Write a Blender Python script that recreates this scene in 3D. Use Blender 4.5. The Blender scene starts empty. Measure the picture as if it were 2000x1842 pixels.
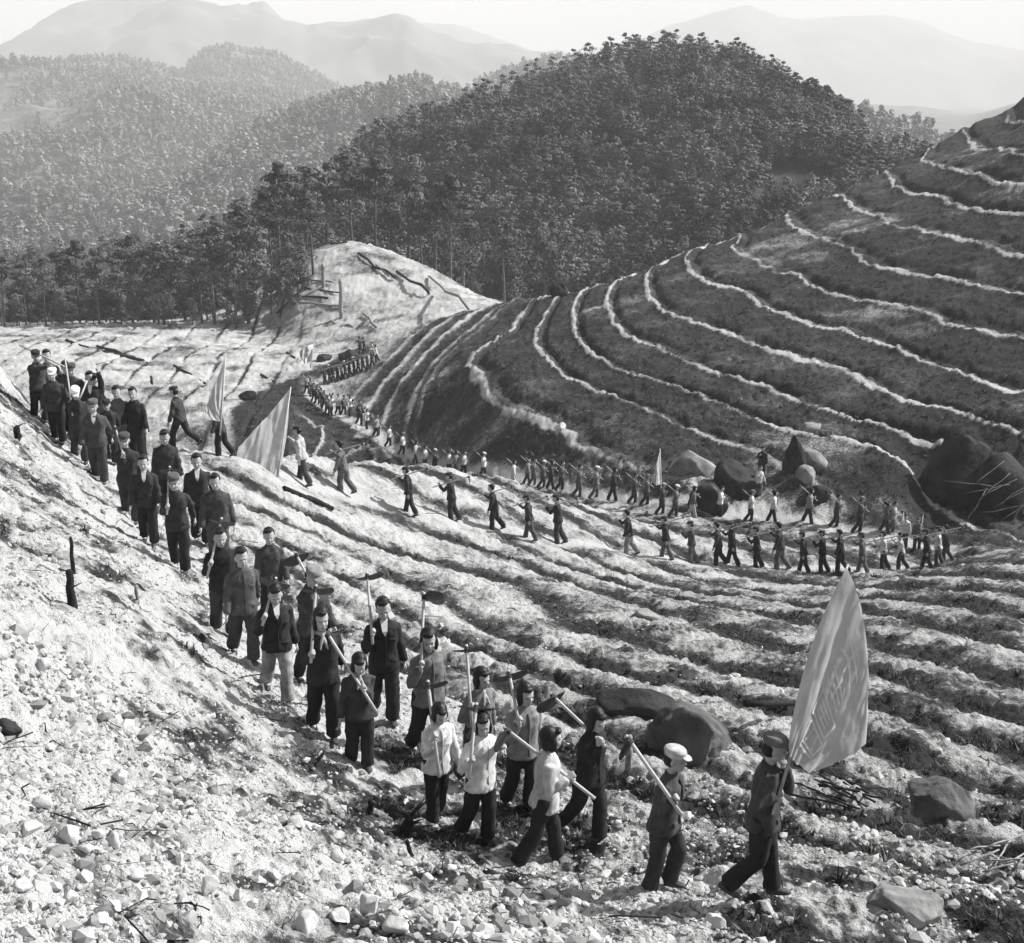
import bpy, bmesh, math, random
import numpy as np
from mathutils import Vector, Matrix, Euler

scene = bpy.context.scene
COL = scene.collection
R = math.radians
# ------------------------------------------------------------------ camera
FP, CX, CY, Y0 = 2700.0, 1000.0, 921.0, 170.0      # focal length in photo pixels, image centre, horizon row
PITCH = math.atan((CY - Y0) / FP)
CP, SP = math.cos(PITCH), math.sin(PITCH)
cam_d = bpy.data.cameras.new('camera'); cam = bpy.data.objects.new('camera', cam_d); COL.objects.link(cam)
cam_d.sensor_width = 36.0; cam_d.lens = FP / 2000.0 * 36.0
cam_d.clip_start = 0.1; cam_d.clip_end = 20000.0
cam.location = (0, 0, 0); cam.rotation_euler = (math.pi / 2 - PITCH, 0, 0)
scene.camera = cam
# ------------------------------------------------------------------ sky and sun
SUN_EL, SUN_AZ = 40.0, 72.0            # degrees; azimuth clockwise from +Y (the view direction)
world = bpy.data.worlds.new('World'); scene.world = world; world.use_nodes = True
wn = world.node_tree; wn.nodes.clear()
sky = wn.nodes.new('ShaderNodeTexSky'); sky.sky_type = 'NISHITA'; sky.sun_disc = False
sky.sun_elevation = R(SUN_EL); sky.sun_rotation = R(SUN_AZ); sky.dust_density = 3.0; sky.air_density = 1.0
bw = wn.nodes.new('ShaderNodeRGBToBW'); bg = wn.nodes.new('ShaderNodeBackground'); wo = wn.nodes.new('ShaderNodeOutputWorld')
wn.links.new(sky.outputs[0], bw.inputs[0]); wn.links.new(bw.outputs[0], bg.inputs[0]); wn.links.new(bg.outputs[0], wo.inputs[0])
bg.inputs[1].default_value = 0.075
sl = bpy.data.lights.new('sun', 'SUN'); sl.energy = 5.0; sl.angle = R(0.5); sl.color = (1.0, 0.99, 0.98)
so = bpy.data.objects.new('sun', sl); COL.objects.link(so)
SD = Vector((math.cos(R(SUN_EL)) * math.sin(R(SUN_AZ)), math.cos(R(SUN_EL)) * math.cos(R(SUN_AZ)), math.sin(R(SUN_EL))))
so.rotation_euler = SD.to_track_quat('Z', 'Y').to_euler()
vs = scene.view_settings
vs.view_transform = 'Standard'; vs.look = 'None'; vs.exposure = 0.85; vs.gamma = 1.0; vs.use_curve_mapping = False
scene.cycles.use_denoising = True
scene.cycles.volume_bounces = 1
scene.cycles.max_bounces = 6
scene.cycles.diffuse_bounces = 2
scene.cycles.volume_step_rate = 10.0

# ------------------------------------------------------------------ pixel -> world
def tdrop(y): return (y - CY) / FP * CP + SP
def W(x, y, d):
    v = (y - CY) / FP
    return (d * (x - CX) / FP, d * (CP - v * SP), -d * (v * CP + SP))
def polar(X, Y): return np.arctan2(X, Y), np.log(np.hypot(X, Y))

# ------------------------------------------------------------------ noise
def vnoise(X, Y, s, seed):
    """smooth value noise in world metres, about -1..1"""
    x = np.asarray(X, dtype=np.float64) / s; y = np.asarray(Y, dtype=np.float64) / s
    xi = np.floor(x).astype(np.int64); yi = np.floor(y).astype(np.int64)
    fx = x - xi; fy = y - yi
    fx = fx * fx * fx * (fx * (fx * 6 - 15) + 10); fy = fy * fy * fy * (fy * (fy * 6 - 15) + 10)
    def h(a, b):
        n = (a * 374761393 + b * 668265263 + seed * 362437) & 0xffffffff
        n = ((n ^ (n >> 13)) * 1274126177) & 0xffffffff
        return ((n ^ (n >> 16)) & 0xffff) / 32767.5 - 1
    a = h(xi, yi); b = h(xi + 1, yi); c = h(xi, yi + 1); d = h(xi + 1, yi + 1)
    return (a * (1 - fx) + b * fx) * (1 - fy) + (c * (1 - fx) + d * fx) * fy
def fbm(X, Y, s, seed, n=4, g=0.5):
    t = 0; a = 1; w = 0
    for i in range(n):
        t = t + a * vnoise(X, Y, s / 2 ** i, seed + 17 * i); w += a; a *= g
    return t / w
def smooth(a, b, x):
    t = np.clip((x - a) / (b - a), 0, 1); return t * t * (3 - 2 * t)

# ------------------------------------------------------------------ terrain control
class RBF:
    def __init__(s, az, lr, v, lam=1e-4):
        s.c = np.stack([az, lr], 1); n = len(az)
        A = np.zeros((n + 3, n + 3)); A[:n, :n] = s.phi(s.c) + lam * np.eye(n)
        A[:n, n] = 1; A[:n, n + 1:] = s.c; A[n:, :n] = A[:n, n:].T
        s.w = np.linalg.solve(A, np.concatenate([v, [0, 0, 0]]))
    def phi(s, p):
        d2 = ((p[:, None, :] - s.c[None]) ** 2 * [1.0, 0.35]).sum(2)
        return d2 * np.log(d2 + 1e-12) * 0.5
    def __call__(s, az, lr):
        sh = np.shape(az); p = np.stack([np.ravel(az), np.ravel(lr)], 1); out = np.empty(len(p))
        for i in range(0, len(p), 20000):
            q = p[i:i + 20000]
            out[i:i + 20000] = s.phi(q) @ s.w[:-3] + s.w[-3] + q @ s.w[-2:]
        return out.reshape(sh)

LAM = 1.2e-4
pts = []                                # (x, y, depth) of ground seen in the photograph
pts += [(1480,1750,12.6),(1290,1735,13.2),(1070,1690,14.1),(930,1640,14.5),(840,1600,15.1),(700,1500,16.4),(640,1440,17.2),
        (470,1290,19.6),(350,1110,23.5),(280,1060,25.2),(190,940,28),(120,860,30.3),(70,815,32)]
pts += [(0,722,31.5),(0,1100,17.5),(0,1450,11.2),(0,1842,7.3),(500,1842,8.5),(1000,1842,10),(1500,1842,11.3),(2000,1842,12.3),
        (500,1650,10.9),(480,1450,14.8),(250,1450,12.6),(250,1200,17),(250,1650,9.1),(1000,1750,12),(120,1000,22.5),(0,900,23.5)]
pts += [(-250,1842,6.3),(-250,1450,9.5),(-250,1000,16),(-250,740,24),(2300,1842,12.5),(2300,1500,18.5),(2300,1200,32),(2300,1000,58)]
pts += [(2000,1700,14.2),(2000,1500,19),(1700,1560,16.6),(2000,1300,25.5),(2000,1180,33),(2000,1080,48),(1900,1070,55),(1950,1035,59),(2050,1015,61),(1800,1000,61.5),(1950,975,62.5),(1780,940,64),(1700,1400,20.5),
        (1000,1400,19.3),(1000,1250,25),(1000,1150,31.5),(600,1150,25.5),(600,1000,34),(1400,1300,24),(1400,1200,31),(1700,1250,27.5),(1300,1500,17)]
row1 = [(430,893,34.5),(590,943,37),(680,962,38.5),(800,1003,40),(970,1033,42),(1090,1060,43.5),(1230,1083,46),(1350,1100,47.5),(1500,1110,49),(1650,1117,51.5),(1750,1112,53.5),(1835,1102,55.5)]
row2 = [(1745,1050,58.5),(1630,1040,59),(1500,1018,60),(1400,1000,60),(1300,985,61),(1160,968,64),(1060,950,68),(900,925,77),(830,905,82),(760,872,87),(700,832,93),(650,805,97),(610,775,100),(615,752,103),(680,722,107),(735,688,111)]
pts += row1 + row2
pts += [(500,885,36.5),(600,897,39),(700,908,43),(800,920,48),(900,945,54),(1050,975,56),(1200,1010,55),(1400,1045,54),(1600,1075,55)]
lines = [   # terrace edges of the bowl: terrace number, level at the crest end, level at the other end, pixels traced
 (0, -17.8, -17.0, [(1130,598),(1000,650),(925,690),(925,730),(945,765),(1010,800),(1090,835),(1170,880),(1245,910),(1330,950)]),
 (1, -16.7, -16.4, [(1135,580),(1060,630),(1055,680),(1080,715),(1145,755),(1250,800),(1336,840),(1400,862),(1460,877),(1560,910)]),
 (2, -15.9, -16.2, [(1210,555),(1125,595),(1118,640),(1145,680),(1200,715),(1275,745),(1362,780),(1437,806),(1512,832),(1590,855),(1700,881),(1775,900)]),
 (3, -15.2, -15.9, [(1260,535),(1190,575),(1185,610),(1205,640),(1260,670),(1350,710),(1450,750),(1550,787),(1662,821),(1775,851),(1857,862)]),
 (4, -14.4, -15.5, [(1345,500),(1270,535),(1265,565),(1285,600),(1375,635),(1475,675),(1625,725),(1681,750),(1775,787),(1887,817),(1955,836),(2100,870)]),
 (5, -13.4, -15.0, [(1370,487),(1345,515),(1360,540),(1400,560),(1460,582),(1540,620),(1650,650),(1725,672),(1850,715),(1925,750),(2000,775),(2150,830)]),
 (6, -12.8, -13.6, [(1450,460),(1440,480),(1490,515),(1575,555),(1650,580),(1800,615),(1850,632),(2000,660),(2150,700)]),
 (7, -11.4, -12.1, [(1540,420),(1540,432),(1560,450),(1625,480),(1700,512),(1850,545),(2000,575),(2150,610)]),
 (8, -10.0, -10.5, [(1670,365),(1635,388),(1650,402),(1750,440),(1850,470),(2000,500),(2150,530)]),
 (9, -8.4, -8.8, [(1755,322),(1725,345),(1740,360),(1850,392),(2000,425)]),
 (10, -7.0, -7.0, [(1805,312),(1850,330),(2000,362)]),
 (11, -5.4, -5.2, [(1890,277),(2000,303)]),
 (12, -3.4, -3.4, [(1960,235),(2050,245)]),
]
def line_pts():
    for k, e0, e1, L in lines:
        for i, (x, y) in enumerate(L):
            e = e0 + (e1 - e0) * i / (len(L) - 1)
            yield (k,) + W(x, y, -e / tdrop(y))
ridge = [(735,672,113),(800,640,114),(900,612,114),(1000,592,114),(1080,580,113)]   # crest left of the saddle
crest = [(1130,574,113),(1185,553,113),(1270,523,114),(1350,487,117),(1450,457,121),(1540,413,127),(1610,388,130),(1670,358,134),(1740,318,140),(1810,288,145),(1860,263,149),(1900,248,152),(2000,213,160),(2150,170,172)]
hid = []                                # (x, depth, z): ground hidden behind something
C = []
for x, y, d in pts: C.append(W(x, y, d))
for q in line_pts(): C.append(q[1:])
for x, y, d in ridge + crest:
    zz = -d * tdrop(y)
    C.append(W(x, y, d))
    xf = smooth(1500, 2000, x)
    for f, dz in ((1.05, -1.0),) if x < 1050 else ((1.14, -3.5 - 1.5 * xf), (1.35, -11 - 3 * xf)):
        C.append((d * f * (x - CX) / FP, d * f * CP, max(zz + dz, -26)))
for x, d, z in [(430,42,-13.5),(600,48,-14.5),(750,56,-17),(250,45,-13),(50,45,-13),(430,60,-19),(600,65,-20),(250,65,-19.5),(50,65,-20),(-200,60,-19),(-200,40,-11),
                (300,85,-22.5),(0,85,-22.5),(480,82,-22.5)]:
    C.append((d * (x - CX) / FP, d * CP, z))
far = [(200,762,100),(60,700,110),(300,700,115),(450,690,117),(560,690,117),(0,645,133),(200,640,134),(400,638,136),(540,640,137),(600,700,113),(470,800,93),(560,850,86),(-250,640,133),
       (430,760,102),(560,740,106),(660,690,117),
       (620,640,130),(750,640,122),(600,520,144),(600,500,147),(660,472,150),(740,485,149),(820,515,145),(880,550,141),(930,580,137),(980,588,134),(820,605,128),(720,605,132),(560,600,137),(740,540,140),(660,540,139),(820,565,136),(650,590,134)]
pts += far
for x, y, d in far: C.append(W(x, y, d))
for x, d, z in [(0,160,-25),(250,160,-25),(450,165,-25),(600,175,-22),(700,185,-21),(850,172,-24),(1000,165,-27),(1150,170,-28),(1400,170,-27),(1700,190,-24),(2000,200,-15),(2300,200,-10),(-300,165,-25),
                (0,230,-28),(400,230,-28),(900,230,-30),(1500,230,-30),(2200,230,-20),(1000,330,-60),(0,330,-60),(2000,330,-60),(-300,330,-60),(2300,330,-60)]:
    C.append((d * (x - CX) / FP, d * CP, z))
for i in range(9):
    a = R(-44 + 11 * i)
    C.append((2.0 * math.sin(a), 2.0 * math.cos(a), -3.2)); C.append((4.2 * math.sin(a), 4.2 * math.cos(a), -3.9 - 0.6 * i / 8))
C = np.array(C); caz, clr = polar(C[:, 0], C[:, 1])
zf = RBF(caz, clr, C[:, 2], LAM)
# terrace numbers: bowl
U = []
for q in line_pts(): U.append((q[1], q[2], float(q[0])))
U = np.array(U); ua, ur = polar(U[:, 0], U[:, 1]); ub = RBF(ua, ur, U[:, 2], 1e-5)
# fields on a coarse polar grid, then bilinear
GA = np.linspace(R(-38), R(38), 300); GR = np.linspace(math.log(1.6), math.log(420), 380)
AA, RR = np.meshgrid(GA, GR, indexing='ij')
GZ = zf(AA, RR); GU = ub(AA, RR)
def samp(G, az, lr):
    i = np.clip((az - GA[0]) / (GA[1] - GA[0]), 0, len(GA) - 1.001); j = np.clip((lr - GR[0]) / (GR[1] - GR[0]), 0, len(GR) - 1.001)
    a = i.astype(int); b = j.astype(int); fa = i - a; fb = j - b
    return (G[a, b] * (1 - fa) + G[a + 1, b] * fa) * (1 - fb) + (G[a, b + 1] * (1 - fa) + G[a + 1, b + 1] * fa) * fb
def base_z(X, Y):
    az, lr = polar(X, Y); return samp(GZ, az, lr)
def cast(x, y, zfun, d0=3.0, d1=200.0):
    """where the ray through photograph pixel (x, y) first meets the ground"""
    d = np.exp(np.linspace(math.log(d0), math.log(d1), 900))
    v = (y - CY) / FP; X = d * (x - CX) / FP; Y = d * (CP - v * SP); Z = -d * (v * CP + SP)
    g = Z - zfun(X, Y); k = np.nonzero(g <= 0)[0]
    if len(k) == 0: return None
    k = k[0]
    if k == 0: return (X[0], Y[0], Z[0], d[0])
    t = g[k - 1] / (g[k - 1] - g[k] + 1e-9); dd = d[k - 1] + (d[k] - d[k - 1]) * t
    return (dd * (x - CX) / FP, dd * (CP - v * SP), -dd * (v * CP + SP), dd)
nl = [ ([(540,945,1),(700,965,.8),(800,1003,.55),(970,1035,.2),(1090,1060,-.3),(1230,1083,-.8),(1350,1100,-1.3),(1500,1110,-1.8),(1650,1118,-2.3),(1750,1115,-2.6),(1850,1102,-3)]),
       [(x, y, 1) for x, y in [(600,968),(700,1010),(850,1060),(1000,1110),(1200,1180),(1400,1250),(1600,1310),(1800,1370),(2000,1440)]],
       [(x, y, 2) for x, y in [(470,990),(600,1045),(750,1120),(900,1200),(1050,1270),(1225,1330),(1400,1370),(1700,1460),(2000,1560)]],
       [(x, y, 4) for x, y in [(350,1060),(480,1150),(600,1230),(750,1330),(900,1420),(1150,1560),(1400,1650),(1600,1700),(2000,1790)]] ]
V = []
for l in nl:
    for x, y, k in l:
        p = cast(x, y, base_z)
        if p is not None and p[3] < 62: V.append((p[0], p[1], k))
V = np.array(V); va, vr = polar(V[:, 0], V[:, 1]); nb = RBF(va, vr, V[:, 2], 1e-4); GN = nb(AA, RR)
def px_of(X, Y, Z):
    d = Y * CP - Z * SP; up = Z * CP + Y * SP
    return CX + FP * X / d, CY - FP * up / d, d
# ---- detailed ground: height and how bare the soil is
def inside_bowl(X, Y):
    az, lr = polar(X, Y); r = np.exp(lr); xx = CX + FP * np.tan(az)
    near = np.interp(xx, [-500, 430, 600, 750, 900, 1050, 1200, 1400, 1600, 1800, 2000, 2400], [60, 62, 66, 66, 66, 63, 61, 59, 58, 58, 53, 50])
    return smooth(0, 4, r - near)
def detail(X, Y):
    az, lr = polar(X, Y); r = np.exp(lr); xx = CX + FP * np.tan(az)
    z = samp(GZ, az, lr); u = samp(GU, az, lr); n = samp(GN, az, lr)
    u = u + 0.10 * vnoise(X, Y, 6, 5) + 0.05 * fbm(X, Y, 1.6, 52, 2); n0 = n; n = n * 1.75 + 0.10 * vnoise(X, Y, 5.0, 6) + 0.06 * vnoise(X, Y, 1.1, 61)
    bowl = inside_bowl(X, Y)
    leftf = smooth(0, 12, np.interp(xx, [-600, 560, 740, 900, 1130, 1300, 3000], [-9, -9, 8, 40, 110, 400, 400]) * 0 + np.interp(xx, [-600, 480, 640, 760, 950, 1100, 1300, 1600], [76, 84, 100, 113, 124, 132, 150, 170]) - r)  # 1 in front of the far left slope
    fr = u - np.round(u)
    w = bowl * leftf * smooth(-1.6, -0.4, u)
    # bench, the lip at its outer edge and the cut behind it
    prof = 0.14 * np.exp(-(fr / 0.09) ** 2) - 0.30 * np.exp(-((fr - 0.18) / 0.08) ** 2) * (1 + 0.8 * vnoise(X, Y, 3, 45))
    z = z + w * prof
    wd = 0.042 * (1 + 0.4 * vnoise(X, Y, 2.2, 4) + 0.4 * vnoise(X, Y, 9, 44)) * (1 + 0.8 * smooth(1350, 1000, xx))
    path = np.exp(-(np.abs(fr + 0.02) / wd) ** 2.4)
    pn = fbm(X, Y, 1.6, 9, 3)
    bare_b = np.clip(path * (0.98 + 0.6 * pn + 0.30 * vnoise(X, Y, 9, 3)), 0, 1)
    scr = fbm(X, Y, 2.5, 31, 4)
    bare_b = np.maximum(bare_b, np.clip(0.09 + 0.36 * scr + 0.22 * smooth(0.1, 0.6, vnoise(X, Y, 7, 77)), 0, 1))
    # crest path of the bowl
    # near terraces
    fn = n - np.round(n)
    wn_ = (1 - bowl) * smooth(4.3, 3.4, n0) * smooth(8, 14, r) * smooth(150, 480, xx)
    ew = fbm(X, Y, 0.9, 41, 5, 0.65)
    z = z + wn_ * (0.085 * np.cos(2 * np.pi * fn))
    gr = np.exp(-((np.abs(fn - 0.40) % 1.0) / 0.15) ** 2) + np.exp(-((1 - np.abs(fn - 0.40)) / 0.15) ** 2)
    bare_n = np.clip(0.66 - 0.58 * gr + 0.60 * ew + 0.18 * smooth(1150, 500, xx), 0, 1)
    up = fbm(X, Y, 0.7, 55, 5, 0.7); up2 = vnoise(X, Y, 3.5, 56)
    up3 = fbm(X, Y, 2.6, 57, 3)
    bare_up = np.clip(0.64 + 1.3 * up + 0.30 * up2 + 0.55 * up3, 0, 1)
    # the lower right has more scrub, the left bank is nearly all bare
    xr = smooth(1100, 2000, xx) * smooth(8, 16, r)
    bare_n = bare_n - 0.16 * xr
    bare_up = bare_up + 0.20 * smooth(700, 0, xx) - 0.30 * smooth(1300, 2000, xx)
    t = smooth(3.6, 4.4, n0); t = np.maximum(np.maximum(t, smooth(12, 8, r)), smooth(450, 180, xx))
    bare = np.clip(bare_n * (1 - t) + bare_up * t, 0, 1)
    # valley floor between the ranks
    # far left slope: planting rows
    fl = bowl * (1 - leftf)
    rows = (X + 0.07 * Y) / 2.7 + 0.12 * vnoise(X, Y, 6, 70); fr3 = rows - np.round(rows)
    z = z - fl * 0.12 * np.exp(-(fr3 / 0.06) ** 2) * smooth(600, 500, xx)
    bare_f = np.clip(0.72 - 0.75 * np.exp(-(fr3 / 0.05) ** 2) * (0.6 + 0.7 * vnoise(X, Y, 3, 71)) * smooth(650, 520, xx) + 0.55 * fbm(X, Y, 2.2, 72, 4), 0, 1)
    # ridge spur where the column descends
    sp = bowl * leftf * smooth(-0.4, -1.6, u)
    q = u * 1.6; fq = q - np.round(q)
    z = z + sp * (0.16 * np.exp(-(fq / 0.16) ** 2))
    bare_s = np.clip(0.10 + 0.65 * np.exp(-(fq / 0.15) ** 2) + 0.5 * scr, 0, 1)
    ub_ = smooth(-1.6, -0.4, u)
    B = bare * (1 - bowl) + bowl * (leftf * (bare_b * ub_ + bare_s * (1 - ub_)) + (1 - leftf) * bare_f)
    # trodden paths of the two ranks
    dist = path_dist(X, Y)
    tr = np.exp(-(dist / (0.55 + 0.25 * vnoise(X, Y, 1.5, 91))) ** 2)
    B = np.maximum(B, tr * 0.95)
    # dark layered band left of the walkers on the spur: darker tone, shallow ledges
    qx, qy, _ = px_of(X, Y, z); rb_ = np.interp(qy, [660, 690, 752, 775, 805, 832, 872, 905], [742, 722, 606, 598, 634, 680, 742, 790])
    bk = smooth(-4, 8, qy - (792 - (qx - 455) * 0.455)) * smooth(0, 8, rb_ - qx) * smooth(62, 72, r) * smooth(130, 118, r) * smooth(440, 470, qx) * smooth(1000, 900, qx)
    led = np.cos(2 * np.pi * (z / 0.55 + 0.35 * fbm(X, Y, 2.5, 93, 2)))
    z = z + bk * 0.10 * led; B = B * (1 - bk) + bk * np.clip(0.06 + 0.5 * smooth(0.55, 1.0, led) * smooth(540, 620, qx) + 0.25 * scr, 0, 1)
    # clods and rough soil, finer close to the camera
    rough = ((0.10 - 0.06 * wn_) * fbm(X, Y, 1.1, 12, 3) + 0.15 * np.abs(fbm(X, Y, 0.50, 13, 3)) + 0.10 * np.abs(fbm(X, Y, 0.19, 14, 3)) * smooth(60, 25, r))
    z = z + rough * (1 + 0.6 * smooth(20, 60, r)) * (1 - 0.55 * tr) + 0.10 * bowl * fbm(X, Y, 1.7, 15, 3)
    z = z + (0.16 - 0.10 * wn_) * (1 - bowl) * smooth(3, 7, r) * fbm(X, Y, 3.0, 16, 2)
    edge = smooth(145, 170, r)
    B = B * (1 - edge) + 0.12 * edge
    return z, B
def seg_dist(X, Y, P):
    d = np.full(np.shape(X), 1e9)
    for (x0, y0), (x1, y1) in zip(P[:-1], P[1:]):
        vx, vy = x1 - x0, y1 - y0; L = vx * vx + vy * vy + 1e-9
        t = np.clip(((X - x0) * vx + (Y - y0) * vy) / L, 0, 1)
        d = np.minimum(d, np.hypot(X - x0 - t * vx, Y - y0 - t * vy))
    return d
P1 = [W(*p)[:2] for p in row1 + [(1862,1088,56.5),(1855,1070,57.5),(1810,1060,58)] + row2]
P3 = [W(*p)[:2] for p in crest[:9]]
P4 = [W(*p)[:2] for p in ridge + crest[:2]]
def path_dist(X, Y):
    return np.minimum(seg_dist(X, Y, P1), np.minimum(seg_dist(X, Y, P3), seg_dist(X, Y, P4)) * 1.0)
def ground_z(X, Y): return detail(np.asarray(X, float), np.asarray(Y, float))[0]

# ------------------------------------------------------------------ mesh and material helpers
def mesh_from(name, V, F, mats, smooth_=True, attr=None, matidx=None):
    """V (n,3) float, F (m,k) int array -> mesh datablock"""
    me = bpy.data.meshes.new(name); V = np.asarray(V, np.float32); F = np.asarray(F, np.int32); m, k = F.shape
    me.vertices.add(len(V)); me.vertices.foreach_set('co', V.ravel())
    me.loops.add(m * k); me.loops.foreach_set('vertex_index', F.ravel())
    me.polygons.add(m); me.polygons.foreach_set('loop_start', np.arange(0, m * k, k, dtype=np.int32))
    try: me.polygons.foreach_set('loop_total', np.full(m, k, np.int32))
    except Exception: pass
    me.polygons.foreach_set('use_smooth', np.full(m, smooth_, bool))
    for mt in (mats if isinstance(mats, (list, tuple)) else [mats]): me.materials.append(mt)
    if matidx is not None: me.polygons.foreach_set('material_index', np.asarray(matidx, np.int32))
    if attr is not None:
        for an, av in attr.items():
            a = me.attributes.new(an, 'FLOAT', 'POINT'); a.data.foreach_set('value', np.asarray(av, np.float32).ravel())
    me.update(calc_edges=True); me.validate(); return me
def link(name, me, parent=None, loc=(0, 0, 0), rot=None, scale=None, **props):
    o = bpy.data.objects.new(name, me); COL.objects.link(o); o.location = loc
    if rot is not None: o.rotation_euler = rot
    if scale is not None: o.scale = scale
    if parent is not None: o.parent = parent
    for k, v in props.items(): o[k] = v
    return o
def new_mat(name, rough=0.9):
    m = bpy.data.materials.new(name); m.use_nodes = True; nt = m.node_tree
    b = nt.nodes['Principled BSDF']; b.inputs['Roughness'].default_value = rough
    b.inputs['Specular IOR Level'].default_value = 0.2
    return m, nt, b
def ramp(nt, src, stops):
    r = nt.nodes.new('ShaderNodeValToRGB'); e = r.color_ramp.elements
    e[0].position = stops[0][0]; e[0].color = (stops[0][1],) * 3 + (1,)
    e[1].position = stops[-1][0]; e[1].color = (stops[-1][1],) * 3 + (1,)
    for p, c in stops[1:-1]:
        q = e.new(p); q.color = (c,) * 3 + (1,)
    nt.links.new(src, r.inputs[0]); return r.outputs[0]
def noise(nt, scale, detail=4, coord='Object', rough=0.55):
    tc = nt.nodes.new('ShaderNodeTexCoord'); n = nt.nodes.new('ShaderNodeTexNoise')
    n.inputs['Scale'].default_value = scale; n.inputs['Detail'].default_value = detail; n.inputs['Roughness'].default_value = rough
    nt.links.new(tc.outputs[coord], n.inputs['Vector']); return n.outputs[0]
def math_n(nt, op, a, b=None, clamp=False):
    m = nt.nodes.new('ShaderNodeMath'); m.operation = op; m.use_clamp = clamp
    for i, v in enumerate((a, b)):
        if v is None: continue
        if isinstance(v, (int, float)): m.inputs[i].default_value = v
        else: nt.links.new(v, m.inputs[i])
    return m.outputs[0]
def bump(nt, b, h, strength=0.5, dist=0.05):
    n = nt.nodes.new('ShaderNodeBump'); n.inputs['Strength'].default_value = strength; n.inputs['Distance'].default_value = dist
    nt.links.new(h, n.inputs['Height']); nt.links.new(n.outputs[0], b.inputs['Normal'])
def grey_mat(name, c0, c1, scale=6, rough=0.9, bstr=0.3, bdist=0.01, bscale=None, coord='Object', detail=5):
    m, nt, b = new_mat(name, rough)
    nt.links.new(ramp(nt, noise(nt, scale, detail, coord), [(0.33, c0), (0.67, c1)]), b.inputs['Base Color'])
    if bstr: bump(nt, b, noise(nt, bscale or scale * 4, 4, coord), bstr, bdist)
    return m
# soil: bare pale earth against dark scrub, driven by the attribute 'bare'
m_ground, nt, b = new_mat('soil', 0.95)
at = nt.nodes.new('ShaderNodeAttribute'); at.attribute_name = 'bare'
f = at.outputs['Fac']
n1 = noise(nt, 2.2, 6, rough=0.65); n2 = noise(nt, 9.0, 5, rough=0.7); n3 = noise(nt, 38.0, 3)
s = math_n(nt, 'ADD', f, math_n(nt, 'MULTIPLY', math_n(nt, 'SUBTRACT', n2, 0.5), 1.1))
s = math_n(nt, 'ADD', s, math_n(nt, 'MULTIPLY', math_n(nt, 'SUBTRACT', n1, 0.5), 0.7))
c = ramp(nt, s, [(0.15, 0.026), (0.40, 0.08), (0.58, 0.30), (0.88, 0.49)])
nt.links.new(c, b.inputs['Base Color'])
hh = math_n(nt, 'ADD', math_n(nt, 'MULTIPLY', n2, 1.0), math_n(nt, 'MULTIPLY', n3, 0.35))
bump(nt, b, hh, 0.9, 0.12)

# ------------------------------------------------------------------ ground sheet
def build_ground(NA=1150, NR=1400):
    a = np.linspace(R(-36), R(36), NA)
    r1 = np.exp(np.linspace(math.log(2.2), math.log(175), NR)); r2 = np.exp(np.linspace(math.log(177), math.log(9000), 60))
    r = np.concatenate([r1, r2]); A, RRR = np.meshgrid(a, r, indexing='ij')
    X = RRR * np.sin(A); Y = RRR * np.cos(A)
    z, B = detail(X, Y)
    t = smooth(190, 330, RRR); z = z * (1 - t) + (-110 - 240 * smooth(330, 900, RRR) + 8 * fbm(X, Y, 400, 99, 3)) * t; B = B * (1 - t) + 0.15 * t
    n, m = A.shape; idx = np.arange(n * m).reshape(n, m)
    F = np.stack([idx[:-1, :-1], idx[1:, :-1], idx[1:, 1:], idx[:-1, 1:]], -1).reshape(-1, 4)
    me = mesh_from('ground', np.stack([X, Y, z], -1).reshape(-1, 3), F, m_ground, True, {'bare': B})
    return link('ground', me, kind='structure')
build_ground()
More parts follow.
